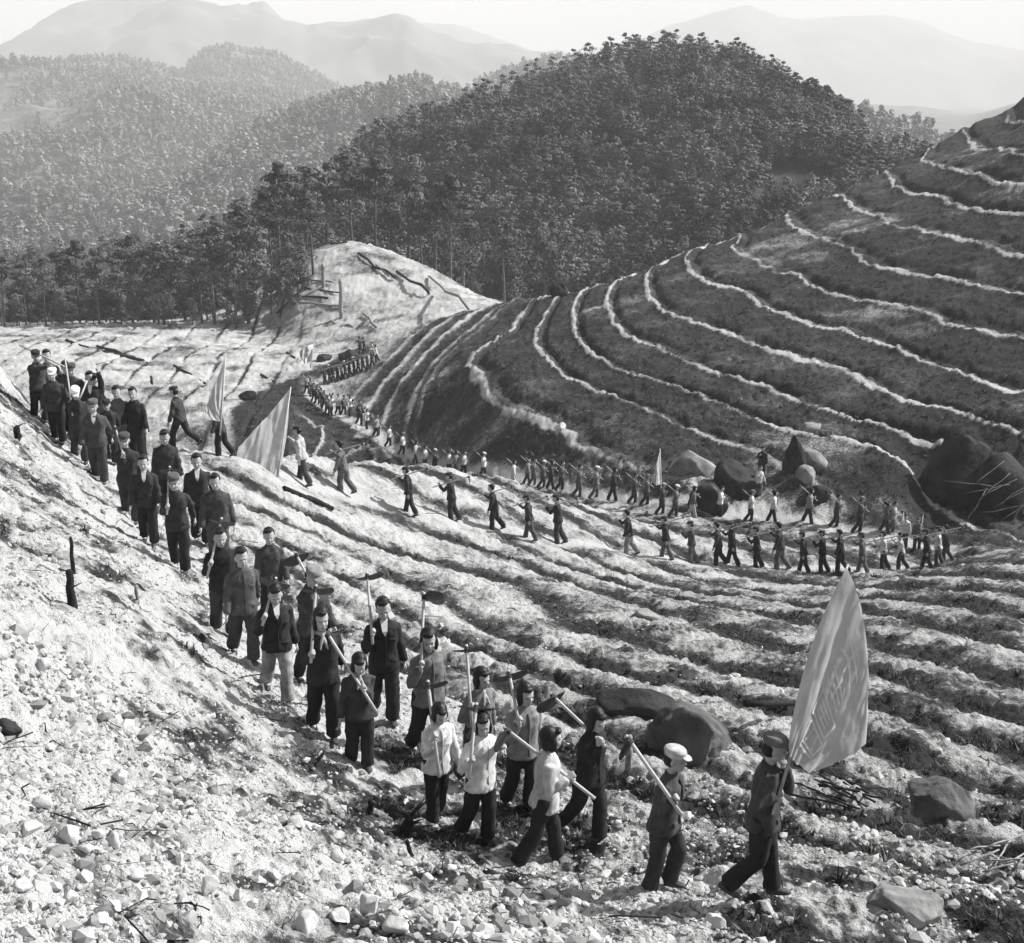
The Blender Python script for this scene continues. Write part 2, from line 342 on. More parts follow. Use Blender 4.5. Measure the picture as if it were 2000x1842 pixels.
# ------------------------------------------------------------------ hills behind
rng = np.random.default_rng(7)
m_floor = grey_mat('forest_floor', 0.025, 0.07, 0.25, 0.95, 0.5, 0.5, 1.2)
m_grass_hill = grey_mat('grass_hill', 0.05, 0.20, 0.05, 0.95, 0.8, 2.5, 0.15, detail=10)
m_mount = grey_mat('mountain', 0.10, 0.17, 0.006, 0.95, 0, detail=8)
def poly(P, s):
    P = np.array(P, float); t = np.linspace(0, 1, len(P)); q = np.concatenate([[0], np.cumsum(np.abs(np.diff(P[:, 0])) + 1)]); q = q / q[-1]
    return np.stack([np.interp(s, q, P[:, i]) for i in range(P.shape[1])], -1)
class Hill:
    """a hillside from its crest line down to its foot, with its far side behind"""
    def __init__(s, name, crest_, foot, mat, amp, scale, seed, ns=160, nv=70, kind='structure', bulge=0.25, sm=3, k=1.0):
        s.name = name; crest_ = [(x, y, d * k) for x, y, d in crest_]; foot = [(x, y, d * k) for x, y, d in foot]; amp *= k; scale *= k
        S = np.linspace(0, 1, ns)
        c = poly(crest_, S); f = poly(foot, S)
        kk = np.ones(sm * 2 + 1) / (sm * 2 + 1)
        def wv(p): 
            w = np.array([W(*q) for q in p]); 
            return np.stack([np.convolve(np.pad(w[:, i], sm, 'edge'), kk, 'valid') for i in range(3)], -1)
        c = wv(c); f = wv(f); s.c, s.f = c, f
        v = np.linspace(0, 1, nv); vb = np.linspace(0, 1, 18)[1:]
        V, S2 = np.meshgrid(v, S, indexing='xy')
        P = f[:, None] * (1 - V[..., None]) + c[:, None] * V[..., None]
        h = (c - f)[:, None, 2] * bulge * np.sin(np.pi * V); P[..., 2] += h
        back = c[:, None] + np.stack([c[:, 0, None] * 0.5 * vb, c[:, 1, None] * 0.5 * vb, -np.abs(c[:, 2] - f[:, 2] + 5)[:, None] * 1.2 * vb ** 1.3], -1)
        P = np.concatenate([P, back], 1)
        vv = np.concatenate([v, 1 - vb]); fade = np.minimum(1, (1 - np.minimum(vv, 1)) * 3 + 0.18)
        fade[:nv] = 0.18 + 0.82 * np.sin(np.pi * np.clip(v, 0, 1)) ** 0.7
        P[..., 2] += amp * (0.6 * fbm(P[..., 0], P[..., 1], scale, seed, 5, 0.55) + 0.45 - 1.3 * np.abs(fbm(P[..., 0], P[..., 1], scale * 1.1, seed + 3, 4, 0.5))) * fade[None]
        s.P = P; n, m = P.shape[:2]; s.nv = nv
        idx = np.arange(n * m).reshape(n, m)
        F = np.stack([idx[:-1, :-1], idx[1:, :-1], idx[1:, 1:], idx[:-1, 1:]], -1).reshape(-1, 4)
        s.o = link(name, mesh_from(name, P.reshape(-1, 3), F, mat), kind=kind)
    def points(s, n, r, vmin=0.0, vmax=1.03):
        S = r.random(n) * (s.P.shape[0] - 1.001); v = (vmin + (vmax - vmin) * r.random(n)) * (s.nv - 1)
        a = S.astype(int); b = v.astype(int); fa = (S - a)[:, None]; fb = (v - b)[:, None]; P = s.P
        return (P[a, b] * (1 - fa) + P[a + 1, b] * fa) * (1 - fb) + (P[a, b + 1] * (1 - fa) + P[a + 1, b + 1] * fa) * fb
hB = Hill('wooded_slope', [(-350,700,190),(0,650,190),(200,622,190),(330,575,192),(400,530,195),(480,480,198),(560,440,203),(700,430,205),(830,455,200),(900,540,190),(1010,605,180)],
          [(-350,740,150),(0,700,146),(200,700,148),(400,700,150),(560,660,168),(700,600,176),(830,615,172),(900,645,165),(1010,640,160)], m_floor, 3.0, 30, 3)
hA = Hill('wooded_hill', [(660,370,235),(700,322,238),(760,272,250),(900,228,260),(1000,193,268),(1100,158,275),(1200,128,280),(1260,115,280),(1340,123,280),(1430,148,275),(1520,188,265),(1600,226,255),(1680,284,245),(1760,330,235),(1830,366,225),(2100,420,220)],
          [(760,600,190),(820,680,182),(900,700,178),(1150,690,176),(1400,660,176),(1600,560,190),(1800,470,196),(2100,500,200)], m_floor, 9.0, 60, 5, ns=220, nv=90, bulge=0.12)
hC = Hill('hazy_wooded_hill', [(-200,640,420),(150,560,440),(300,440,470),(400,350,520),(450,300,540),(520,255,560),(640,208,590),(740,182,600),(800,165,610),(860,175,610),(920,215,620),(1000,280,620),(1100,330,620)],
          [(-200,700,300),(150,680,300),(400,660,310),(700,600,330),(1000,560,340),(1100,520,350)], m_floor, 14, 110, 8, bulge=0.05, k=1.6)
hC2 = Hill('distant_spur', [(800,260,760),(900,190,790),(940,165,800),(1000,135,820),(1060,128,830),(1120,130,840),(1300,170,850)],
          [(800,420,600),(1000,420,600),(1300,420,600)], m_floor, 12, 120, 11, ns=80, nv=40, k=1.7)
hD = Hill('scrub_hill', [(-300,190,950),(-100,150,960),(0,150,970),(60,140,970),(140,142,970),(220,128,980),(300,136,990),(370,158,1000),(450,176,1010),(540,184,1020),(640,200,1030),(720,240,1040),(850,300,1050)],
          [(-300,760,400),(0,740,400),(300,640,450),(500,520,520),(700,460,600),(850,440,700)], m_grass_hill, 44, 200, 21, ns=260, nv=150, bulge=0.10, k=1.75)
hE = Hill('domed_hill', [(300,210,1250),(350,160,1260),(380,130,1270),(410,108,1280),(440,98,1280),(480,108,1290),(530,108,1290),(580,128,1290),(630,155,1290),(700,190,1300),(800,230,1300)],
          [(300,320,1050),(500,320,1050),(800,330,1100)], m_grass_hill, 16, 160, 23, ns=140, nv=70, k=1.55)
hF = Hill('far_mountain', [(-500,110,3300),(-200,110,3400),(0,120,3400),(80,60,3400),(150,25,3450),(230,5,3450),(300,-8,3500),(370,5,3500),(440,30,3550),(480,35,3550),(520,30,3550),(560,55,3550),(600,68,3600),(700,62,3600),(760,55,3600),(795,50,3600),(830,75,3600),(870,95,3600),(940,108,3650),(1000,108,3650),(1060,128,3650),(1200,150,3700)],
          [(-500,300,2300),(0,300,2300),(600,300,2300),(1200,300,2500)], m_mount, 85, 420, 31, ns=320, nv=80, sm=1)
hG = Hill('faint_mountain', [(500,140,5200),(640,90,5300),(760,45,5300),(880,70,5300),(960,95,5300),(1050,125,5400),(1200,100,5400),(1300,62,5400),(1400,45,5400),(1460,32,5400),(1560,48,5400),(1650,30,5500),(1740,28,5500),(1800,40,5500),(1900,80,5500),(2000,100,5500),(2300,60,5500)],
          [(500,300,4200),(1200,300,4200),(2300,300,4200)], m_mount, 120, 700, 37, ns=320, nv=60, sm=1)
hR = Hill('shoulder_hill', [(1500,230,420),(1600,215,430),(1680,235,440),(1740,238,450),(1800,262,460),(1860,300,470),(1950,330,480),(2200,340,480)],
          [(1500,500,330),(1800,480,330),(2200,480,330)], m_floor, 8, 90, 41, ns=90, nv=50, k=1.5)
hH = Hill('misty_ridge', [(1550,230,1900),(1700,215,1900),(1800,228,1900),(1900,240,1900),(2000,205,1900),(2300,190,1900)],
          [(1550,330,1500),(1900,330,1500),(2300,330,1500)], m_mount, 40, 400, 43, ns=90, nv=40)

# ------------------------------------------------------------------ trees
def leaf_mat(name, c0, c1, sc):
    m, nt, b = new_mat(name, 0.75); tc = nt.nodes.new('ShaderNodeNewGeometry')
    def nz(s_, d_):
        n = nt.nodes.new('ShaderNodeTexNoise'); n.inputs['Scale'].default_value = s_; n.inputs['Detail'].default_value = d_
        nt.links.new(tc.outputs['Position'], n.inputs['Vector']); return n.outputs[0]
    s = math_n(nt, 'ADD', math_n(nt, 'MULTIPLY', nz(sc, 1), 0.6), math_n(nt, 'MULTIPLY', nz(0.05, 2), 0.4))
    nt.links.new(ramp(nt, s, [(0.36, c0), (0.64, c1)]), b.inputs['Base Color']); return m
m_leaf = leaf_mat('foliage', 0.012, 0.22, 0.16)
m_leaf3 = leaf_mat('haze_paled_foliage', 0.05, 0.32, 0.12)  # far trees: distance haze put into a paler leaf colour
m_leaf2 = leaf_mat('pine_foliage', 0.03, 0.11, 0.35)
m_bark = grey_mat('bark', 0.06, 0.16, 3.0, 0.95, 0.6, 0.03, 12)
def leaves(centres, radii, n, size, r, flat=1.0):
    """small leaf-sized quads spread through ellipsoidal clumps"""
    V = []; mid = np.mean(centres, 0) - [0, 0, 0.3]
    for c, rad in zip(centres, radii):
        d = r.normal(size=(n, 3)); d /= np.linalg.norm(d, axis=1)[:, None]; q = d * (r.random(n) ** 0.45)[:, None] * rad + c
        dt = q - mid; dt /= np.linalg.norm(dt, axis=1)[:, None] + 1e-9; nn = 0.7 * d / (rad / rad.max()) + 0.7 * dt + r.normal(size=(n, 3)) * 0.35 + [0, 0, 0.2]; nn /= np.linalg.norm(nn, axis=1)[:, None]
        a = np.cross(nn, r.normal(size=(n, 3))); a /= np.linalg.norm(a, axis=1)[:, None] + 1e-9; b = np.cross(nn, a)
        s1 = (size * (0.6 + 0.8 * r.random(n)))[:, None]; s2 = s1 * 0.6
        V.append(np.stack([q - a * s1 - b * s2 * 0.3, q + b * s2, q + a * s1 + b * s2 * 0.2, q - b * s2], 1))
    V = np.concatenate(V).reshape(-1, 3); return V, np.arange(len(V)).reshape(-1, 4)
def tube(P, rad, k=6, cap=True):
    """swept closed tube through P with radii, frames carried along without twist"""
    P = np.array(P, float); rad = np.atleast_1d(rad) * np.ones(len(P)); V = []; a = None
    for i in range(len(P)):
        t = P[min(i + 1, len(P) - 1)] - P[max(i - 1, 0)]; t = t / (np.linalg.norm(t) + 1e-9)
        if a is None: a = np.cross(t, [0, 0, 1.0] if abs(t[2]) < 0.9 else [1.0, 0, 0])
        a = a - t * (a @ t); a = a / (np.linalg.norm(a) + 1e-9); b = np.cross(t, a)
        for j in range(k):
            an = 2 * math.pi * j / k; V.append(P[i] + rad[i] * (math.cos(an) * a + math.sin(an) * b))
    F = []
    for i in range(len(P) - 1):
        for j in range(k): F.append([i * k + j, i * k + (j + 1) % k, (i + 1) * k + (j + 1) % k, (i + 1) * k + j])
    if cap:
        V.append(P[0]); V.append(P[-1]); n = len(V)
        for j in range(k):
            F.append([n - 2, (j + 1) % k, j, j]); q = (len(P) - 1) * k; F.append([n - 1, q + j, q + (j + 1) % k, q + (j + 1) % k])
    return np.array(V), F
def merge(parts):
    V = []; F = []; o = 0
    for v, f in parts:
        if o:                                   # root each limb in the piece before it
            base_ = parts[0][0]; k = int(np.argmin(((base_ - v[0]) ** 2).sum(1))); F.append([k, o, o + 1, o + 1])
        V.append(v); F += [[i + o for i in q] for q in (f.tolist() if hasattr(f, 'tolist') else f)]; o += len(v)
    return np.concatenate(V), F
def pydata(name, V, F, mats, smooth_=True):
    me = bpy.data.meshes.new(name); F2 = []
    for q in F:
        u = []
        for i in q:
            if i not in u: u.append(i)
        if len(u) > 2: F2.append(u)
    me.from_pydata([tuple(map(float, p)) for p in V], [], F2)
    for m in (mats if isinstance(mats, (list, tuple)) else [mats]): me.materials.append(m)
    me.polygons.foreach_set('use_smooth', [smooth_] * len(me.polygons)); me.update(); return me
def pine(r, h=8.0, n=60, size=0.2, pads=9, low=0.42):
    lean = r.normal(size=2) * 0.25
    P = [(lean[0] * t * t, lean[1] * t * t, h * t) for t in np.linspace(-0.05, 0.97, 7)]
    tr = [tube(P, np.linspace(0.14, 0.03, 7) * h / 8, 6)]; cs = []; rs = []
    for i in range(pads):
        t = low + (0.97 - low) * (i + r.random() * 0.6) / pads; a = r.random() * 6.28
        R_ = (0.26 * (1 - t) + 0.05) * h * (0.8 + 0.5 * r.random()); L = R_ * 0.8
        x0 = np.array([lean[0] * t * t, lean[1] * t * t, h * t]); c = x0 + np.array([math.cos(a) * L, math.sin(a) * L, 0.1 * h * (r.random() - 0.3)])
        if t > 0.9: c = x0
        cs.append(c); rs.append(np.array([R_, R_, R_ * 0.30 + 0.12])); tr.append(tube([x0, (x0 + c) / 2 + [0, 0, 0.08 * h * 0.3], c], [0.05 * h / 8, 0.035 * h / 8, 0.012 * h / 8], 4, False))
    return merge(tr), leaves(cs, rs, n, size, r, 0.5)
def bushy(r, h=6.0, n=55, size=0.22, clumps=9, big=1.0):
    P = [(0, 0, h * t) for t in np.linspace(-0.06, 0.8, 4)]
    tr = [tube(P, np.linspace(0.13, 0.04, 4) * h / 6, 5)]; cs = []; rs = []
    for i in range(clumps):
        t = 0.22 + 0.68 * (i + 0.5) / clumps; a = r.random() * 6.28; w = math.sin(math.pi * min(1, 0.25 + 0.75 * t)) * 0.5 + 0.18
        L = 0.22 * h * w * 1.3 * r.random() ** 0.5; c = np.array([math.cos(a) * L, math.sin(a) * L, h * t])
        q = 0.17 * h * (0.6 + 0.6 * r.random()) * big; cs.append(c); rs.append(np.array([q, q, q * 0.8]))
        tr.append(tube([(0, 0, h * t * 0.8), c], [0.04, 0.01], 4, False))
    return merge(tr), leaves(cs, rs, n, size, r)
protos = {'pine': [], 'bushy': []}
for i in range(5):
    (tv, tf), (lv, lf) = pine(rng, 8.0, 85, 0.15, 12, 0.42 + 0.05 * i)
    protos['pine'].append((pydata('trunk', tv, tf, m_bark), mesh_from('crown', lv, lf, m_leaf2, False)))
for i in range(5):
    (tv, tf), (lv, lf) = bushy(rng, 6.0, 90, 0.17, 12)
    protos['bushy'].append((pydata('trunk', tv, tf, m_bark), mesh_from('crown', lv, lf, m_leaf, False)))
def tree(name, kind, i, p, s, rz, label, group):
    o = link(name, None, loc=p, rot=(0, 0, rz), scale=(s, s, s * (0.9 + 0.2 * ((i * 37) % 10) / 10)), label=label, category='tree', group=group)
    t, c = protos[kind][i % 5]; link('trunk', t, o); link('crown', c, o); return o
def forest(name, pts_, templ, label, smin, smax, mat, r):
    """everything past the individually built trees, as one mass"""
    V = []; F = []; o = 0
    n = len(pts_); which = r.integers(0, len(templ), n)
    for w, (tv, tf) in enumerate(templ):
        p = pts_[which == w]; m = len(p)
        if m == 0: continue
        a = r.random(m) * 6.28; s = smin + (smax - smin) * r.random(m); ca, sa = np.cos(a) * s, np.sin(a) * s
        x = tv[None, :, 0] * ca[:, None] - tv[None, :, 1] * sa[:, None] + p[:, 0:1]; y = tv[None, :, 0] * sa[:, None] + tv[None, :, 1] * ca[:, None] + p[:, 1:2]
        z = tv[None, :, 2] * s[:, None] + p[:, 2:3]
        V.append(np.stack([x, y, z], -1).reshape(-1, 3)); F.append((tf[None] + (np.arange(m) * len(tv))[:, None, None] + o).reshape(-1, 4)); o += m * len(tv)
    ob = link(name, mesh_from(name, np.concatenate(V), np.concatenate(F), mat, False), kind='stuff', label=label, category='forest'); return ob
tl = [bushy(rng, 6.0, 40, 0.22, 5, 1.35)[1] for _ in range(6)] + [pine(rng, 7.5, 22, 0.27, 10)[1] for _ in range(3)]
tl2 = [bushy(rng, 6.0, 9, 0.6, 7)[1] for _ in range(4)]
cand = []
pA = hA.points(8200, rng); pB = hB.points(2300, rng, 0.05, 1.18)
def keep_clear(P):
    x, y, d = px_of(P[:, 0], P[:, 1], P[:, 2])
    c1 = ((x - 1555) / 75) ** 2 + ((y - 370) / 42) ** 2 < 1     # two bare patches on the wooded hill
    c2 = ((x - 1735) / 70) ** 2 + ((y - 300) / 26) ** 2 < 1
    return ~(c1 | c2)
pA = pA[keep_clear(pA)]
allp = np.concatenate([pA, pB]); isB = np.arange(len(allp)) >= len(pA)
# the front edge of the wood, along the planted field and behind the felled mound
edge_ = []
for i in range(64):
    x = -120 + i * 11.5 + rng.normal() * 8
    d = (137 + rng.random() * 9); q = W(x, 640, d); edge_.append((q[0], q[1], 0))
for x, d in [(548,160),(575,163),(602,164),(640,166),(690,168),(735,168),(760,166),(800,166),(825,164),(850,160),(880,158),(905,152),(930,150),(955,148),(985,146),(1010,146),(1040,146),(1065,150),(1095,150),(1130,152)]:
    q = W(x, 560, d); edge_.append((q[0], q[1], 0))
edge_ = np.array([q for k_, q in sorted(enumerate(edge_), key=lambda kv: (kv[0] >= 64, kv[1][0] / kv[1][1]))]); edge_[:, 2] = base_z(edge_[:, 0], edge_[:, 1]) - 0.1
n_edge = len(edge_); nB = 300 - n_edge
order = np.argsort(np.hypot(pB[:, 0], pB[:, 1]))
near_B = pB[order[:nB]]; rest = np.concatenate([pA, pB[order[nB:]]])
def ordinal(n):
    o = ['zeroth', 'first', 'second', 'third', 'fourth', 'fifth', 'sixth', 'seventh', 'eighth', 'ninth', 'tenth', 'eleventh', 'twelfth', 'thirteenth', 'fourteenth', 'fifteenth', 'sixteenth', 'seventeenth', 'eighteenth', 'nineteenth']
    t = {2: 'twent', 3: 'thirt', 4: 'fort', 5: 'fift'}
    return o[n] if n < 20 else t[n // 10] + 'ieth' if n % 10 == 0 else t[n // 10] + 'y-' + o[n % 10]
edge_cnt = {}
words = ['tallest', 'leaning', 'slender', 'forked', 'crooked']
pine_n = 0
for i, p in enumerate(edge_):
    kind = 'pine' if (i % 3 == 0 or i >= 64 and i < 76) else 'bushy'
    x, y, d = px_of(*p)
    s = (1.0 + 0.45 * rng.random()) if kind == 'pine' else 0.45 + 0.5 * rng.random()
    if i >= 64: s *= 1.2 if kind == 'pine' else 0.75
    side = 'planted field' if i < 64 else 'felled mound'
    if kind == 'pine': lab = 'thin bare trunked pine edging the %s' % side
    else: lab = 'low bushy evergreen edging the %s' % side
    if i < 64 and x < 260: s *= 0.8
    edge_cnt[lab] = edge_cnt.get(lab, 0) + 1; lab += ', %s from the left' % ordinal(edge_cnt[lab])
    tree('pine_tree' if kind == 'pine' else 'bushy_tree', kind, i, p, s, rng.random() * 6.28, lab, ('pines' if kind == 'pine' else 'bushy trees') + ' at the edge of the ' + side)
for i, p in enumerate(near_B):
    kind = 'pine' if i % 2 == 0 else 'bushy'
    tree('pine_tree' if kind == 'pine' else 'bushy_tree', kind, i, p - np.array([0, 0, 0.2]), (0.6 + 0.5 * rng.random()) * (1.25 if kind == 'pine' and px_of(*p)[0] > 500 else 1.0), rng.random() * 6.28,
         ('dark spreading pine' if kind == 'pine' else 'dark rounded evergreen') + ' in the wood between the field and the big hill', ('pines' if kind == 'pine' else 'rounded trees') + ' of the wood behind the field')
forest('hill_forest', rest, tl, 'dense dark evergreen forest covering the big hill', 0.42, 0.92, m_leaf, rng)
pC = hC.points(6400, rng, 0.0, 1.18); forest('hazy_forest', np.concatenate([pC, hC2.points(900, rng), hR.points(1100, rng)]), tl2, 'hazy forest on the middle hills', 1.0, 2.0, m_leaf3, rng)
pD = hD.points(17000, rng); xx, yy, dd = px_of(pD[:, 0], pD[:, 1], pD[:, 2])
gD = fbm(pD[:, 0], pD[:, 1], 220, 88, 3) + 0.5 * smooth(180, 420, yy) + 0.20 > 0.25 * rng.random(len(pD)); pD = pD[gD]
pE = hE.points(3500, rng); pE = pE[fbm(pE[:, 0], pE[:, 1], 180, 89, 3) > -0.25]
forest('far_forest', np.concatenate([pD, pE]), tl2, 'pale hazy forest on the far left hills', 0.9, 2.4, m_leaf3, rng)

# ------------------------------------------------------------------ haze
m_haze = bpy.data.materials.new('haze'); m_haze.use_nodes = True; nt = m_haze.node_tree; nt.nodes.clear()
pv = nt.nodes.new('ShaderNodeVolumePrincipled'); ou = nt.nodes.new('ShaderNodeOutputMaterial'); nt.links.new(pv.outputs[0], ou.inputs['Volume'])
pv.inputs['Color'].default_value = (0.97, 0.97, 0.97, 1); pv.inputs['Density'].default_value = 0.00034; pv.inputs['Anisotropy'].default_value = 0.0
def build_haze():
    bm = bmesh.new(); bmesh.ops.create_cube(bm, size=1)
    x0, x1, y0, y1, z0, z1 = -7000, 7000, -60, 9400, -60, 560
    for v in bm.verts: v.co = (x0 if v.co.x < 0 else x1, y0 if v.co.y < 0 else y1, z0 if v.co.z < 0 else z1)
    me = bpy.data.meshes.new('haze'); bm.to_mesh(me); bm.free(); me.materials.append(m_haze)
    link('haze', me, kind='stuff', label='pale haze filling the valleys', category='haze')
build_haze()
# ------------------------------------------------------------------ people
tmp = bpy.data.scenes.new('work'); tmp_vl = tmp.view_layers[0]
def remesh(V, F, voxel, iters=2, fac=0.5):
    """fuse overlapping closed shells into one continuous surface; returns verts, faces"""
    me = pydata('w', V, F, []); ob = bpy.data.objects.new('w', me); tmp.collection.objects.link(ob)
    m = ob.modifiers.new('r', 'REMESH'); m.mode = 'VOXEL'; m.voxel_size = voxel; m.adaptivity = 0
    if iters: s = ob.modifiers.new('s', 'SMOOTH'); s.iterations = iters; s.factor = fac
    with bpy.context.temp_override(scene=tmp, view_layer=tmp_vl): dg = bpy.context.evaluated_depsgraph_get()
    ev = ob.evaluated_get(dg); m2 = ev.to_mesh()
    co = np.empty(len(m2.vertices) * 3, np.float32); m2.vertices.foreach_get('co', co)
    no = np.empty(len(m2.vertices) * 3, np.float32); m2.vertices.foreach_get('normal', no)
    lp = np.empty(len(m2.loops), np.int32); m2.loops.foreach_get('vertex_index', lp)
    ev.to_mesh_clear(); bpy.data.objects.remove(ob); bpy.data.meshes.remove(me)
    return co.reshape(-1, 3), no.reshape(-1, 3), lp.reshape(-1, 4)
def ellipse_loft(C_, RX, RY, k=18, ax=(1, 0, 0), ay=(0, 1, 0), p=1.0):
    """closed loft of ellipses with fixed axes"""
    ax = np.array(ax, float); ay = np.array(ay, float); V = []; F = []; n = len(C_)
    for c, rx, ry in zip(C_, RX, RY):
        for j in range(k):
            t = 2 * math.pi * j / k; cx, sy = math.cos(t), math.sin(t)
            V.append(np.array(c) + rx * math.copysign(abs(cx) ** p, cx) * ax + ry * math.copysign(abs(sy) ** p, sy) * ay)
    for i in range(n - 1):
        for j in range(k): F.append([i * k + j, i * k + (j + 1) % k, (i + 1) * k + (j + 1) % k, (i + 1) * k + j])
    V.append(np.array(C_[0], float)); V.append(np.array(C_[-1], float)); q = (n - 1) * k
    for j in range(k): F.append([n * k, (j + 1) % k, j, j]); F.append([n * k + 1, q + j, q + (j + 1) % k, q + (j + 1) % k])
    return np.array(V), F
def ell(c, r, M=None, nu=14, nv=9):
    V = []; F = []; r = np.array(r, float) * (1.16 if M is not None else 1.0)
    for i in range(1, nv):
        ph = math.pi * i / nv
        for j in range(nu):
            th = 2 * math.pi * j / nu; V.append(np.array([math.sin(ph) * math.cos(th), math.sin(ph) * math.sin(th), math.cos(ph)]) * r)
    V += [np.array([0, 0, r[2]]), np.array([0, 0, -r[2]])]; n = (nv - 1) * nu
    for i in range(nv - 2):
        for j in range(nu): F.append([i * nu + j, (i + 1) * nu + j, (i + 1) * nu + (j + 1) % nu, i * nu + (j + 1) % nu])
    for j in range(nu): F.append([n, j, (j + 1) % nu, (j + 1) % nu]); q = (nv - 2) * nu; F.append([n + 1, q + (j + 1) % nu, q + j, q + j])
    V = np.array(V)
    if M is not None: V = V @ np.array(M.to_3x3()).T
    return V + np.array(c, float), F
def rot(rx=0, ry=0, rz=0): return Euler((R(rx), R(ry), R(rz)), 'XYZ').to_matrix()
def A3(v): return np.array([v[0], v[1], v[2]], float)
def ik(S, T, a, b, pole):
    S = A3(S); T = A3(T); d = T - S; L = np.linalg.norm(d); d /= L; L = min(L, (a + b) * 0.995)
    x = (a * a - b * b + L * L) / (2 * L); h = math.sqrt(max(a * a - x * x, 0)); p = A3(pole); p -= d * (p @ d); p /= np.linalg.norm(p) + 1e-9
    return S + d * x + p * h, S + d * L
def hand(w, d, across, curl, side, k=6):
    """palm, four unequal bent fingers and a thumb leaving the side of the palm"""
    d = d / np.linalg.norm(d); ac = across - d * (across @ d); ac /= np.linalg.norm(ac) + 1e-9; n = np.cross(ac, d) * side; n /= np.linalg.norm(n)
    out = [ellipse_loft([w - d * 0.03, w, w + d * 0.03, w + d * 0.07, w + d * 0.09], [0.025, 0.028, 0.038, 0.041, 0.036], [0.021, 0.019, 0.016, 0.015, 0.012], 10, ac, n, 0.8)]
    for o, l in ((-0.031, 0.066), (-0.0105, 0.078), (0.0105, 0.074), (0.031, 0.058)):
        p = w + d * 0.082 + ac * o; P = [p - d * 0.02]; ang = 0.25 * curl; q = p
        for s_ in (0.42, 0.33, 0.25):
            ang += curl * 0.9; v = d * math.cos(ang) + n * math.sin(ang); P.append(q); q = q + v * l * s_
        P.append(q); out.append(tube(P, [0.009, 0.0095, 0.009, 0.0085, 0.0068], k))
    p = w + d * 0.025 - ac * 0.03; v1 = d * 0.5 - ac * 0.75 + n * (0.3 + 0.3 * curl); v1 /= np.linalg.norm(v1); q = p + v1 * 0.042; v2 = d * 0.75 - ac * (0.45 - 0.55 * curl) + n * 0.5 * curl; v2 /= np.linalg.norm(v2)
    out.append(tube([p - v1 * 0.015, p + v1 * 0.01, q, q + v2 * 0.03], [0.012, 0.0125, 0.011, 0.008], k)); return out
def cat(parts):
    V = []; F = []; o = 0
    for v, f in parts:
        fa = np.array(f); p0 = v[fa[:, 0]]; vol = 0.0
        for i_, j_ in ((1, 2), (2, 3)): vol += np.einsum('ij,ij->i', p0 - v[0], np.cross(v[fa[:, i_]] - v[0], v[fa[:, j_]] - v[0])).sum()
        if vol < 0: f = [q[::-1] for q in f]
        V.append(v); F += [[i + o for i in q] for q in f]; o += len(v)
    return np.concatenate(V), F
def folds(co, no, amp, seed, sc=0.09):
    x, y, z = co.T; n = fbm(x * 1.2 + z * 0.9 + 10, y * 1.5 - z * 0.5 + 7, sc, seed, 3, 0.6)
    r = 1 - 2.2 * np.abs(fbm(x + 0.6 * z + 3, z * 0.7 - y + 5, sc * 1.6, seed + 5, 2))
    return co + no * (amp * (0.6 * n + 0.55 * r))[:, None]
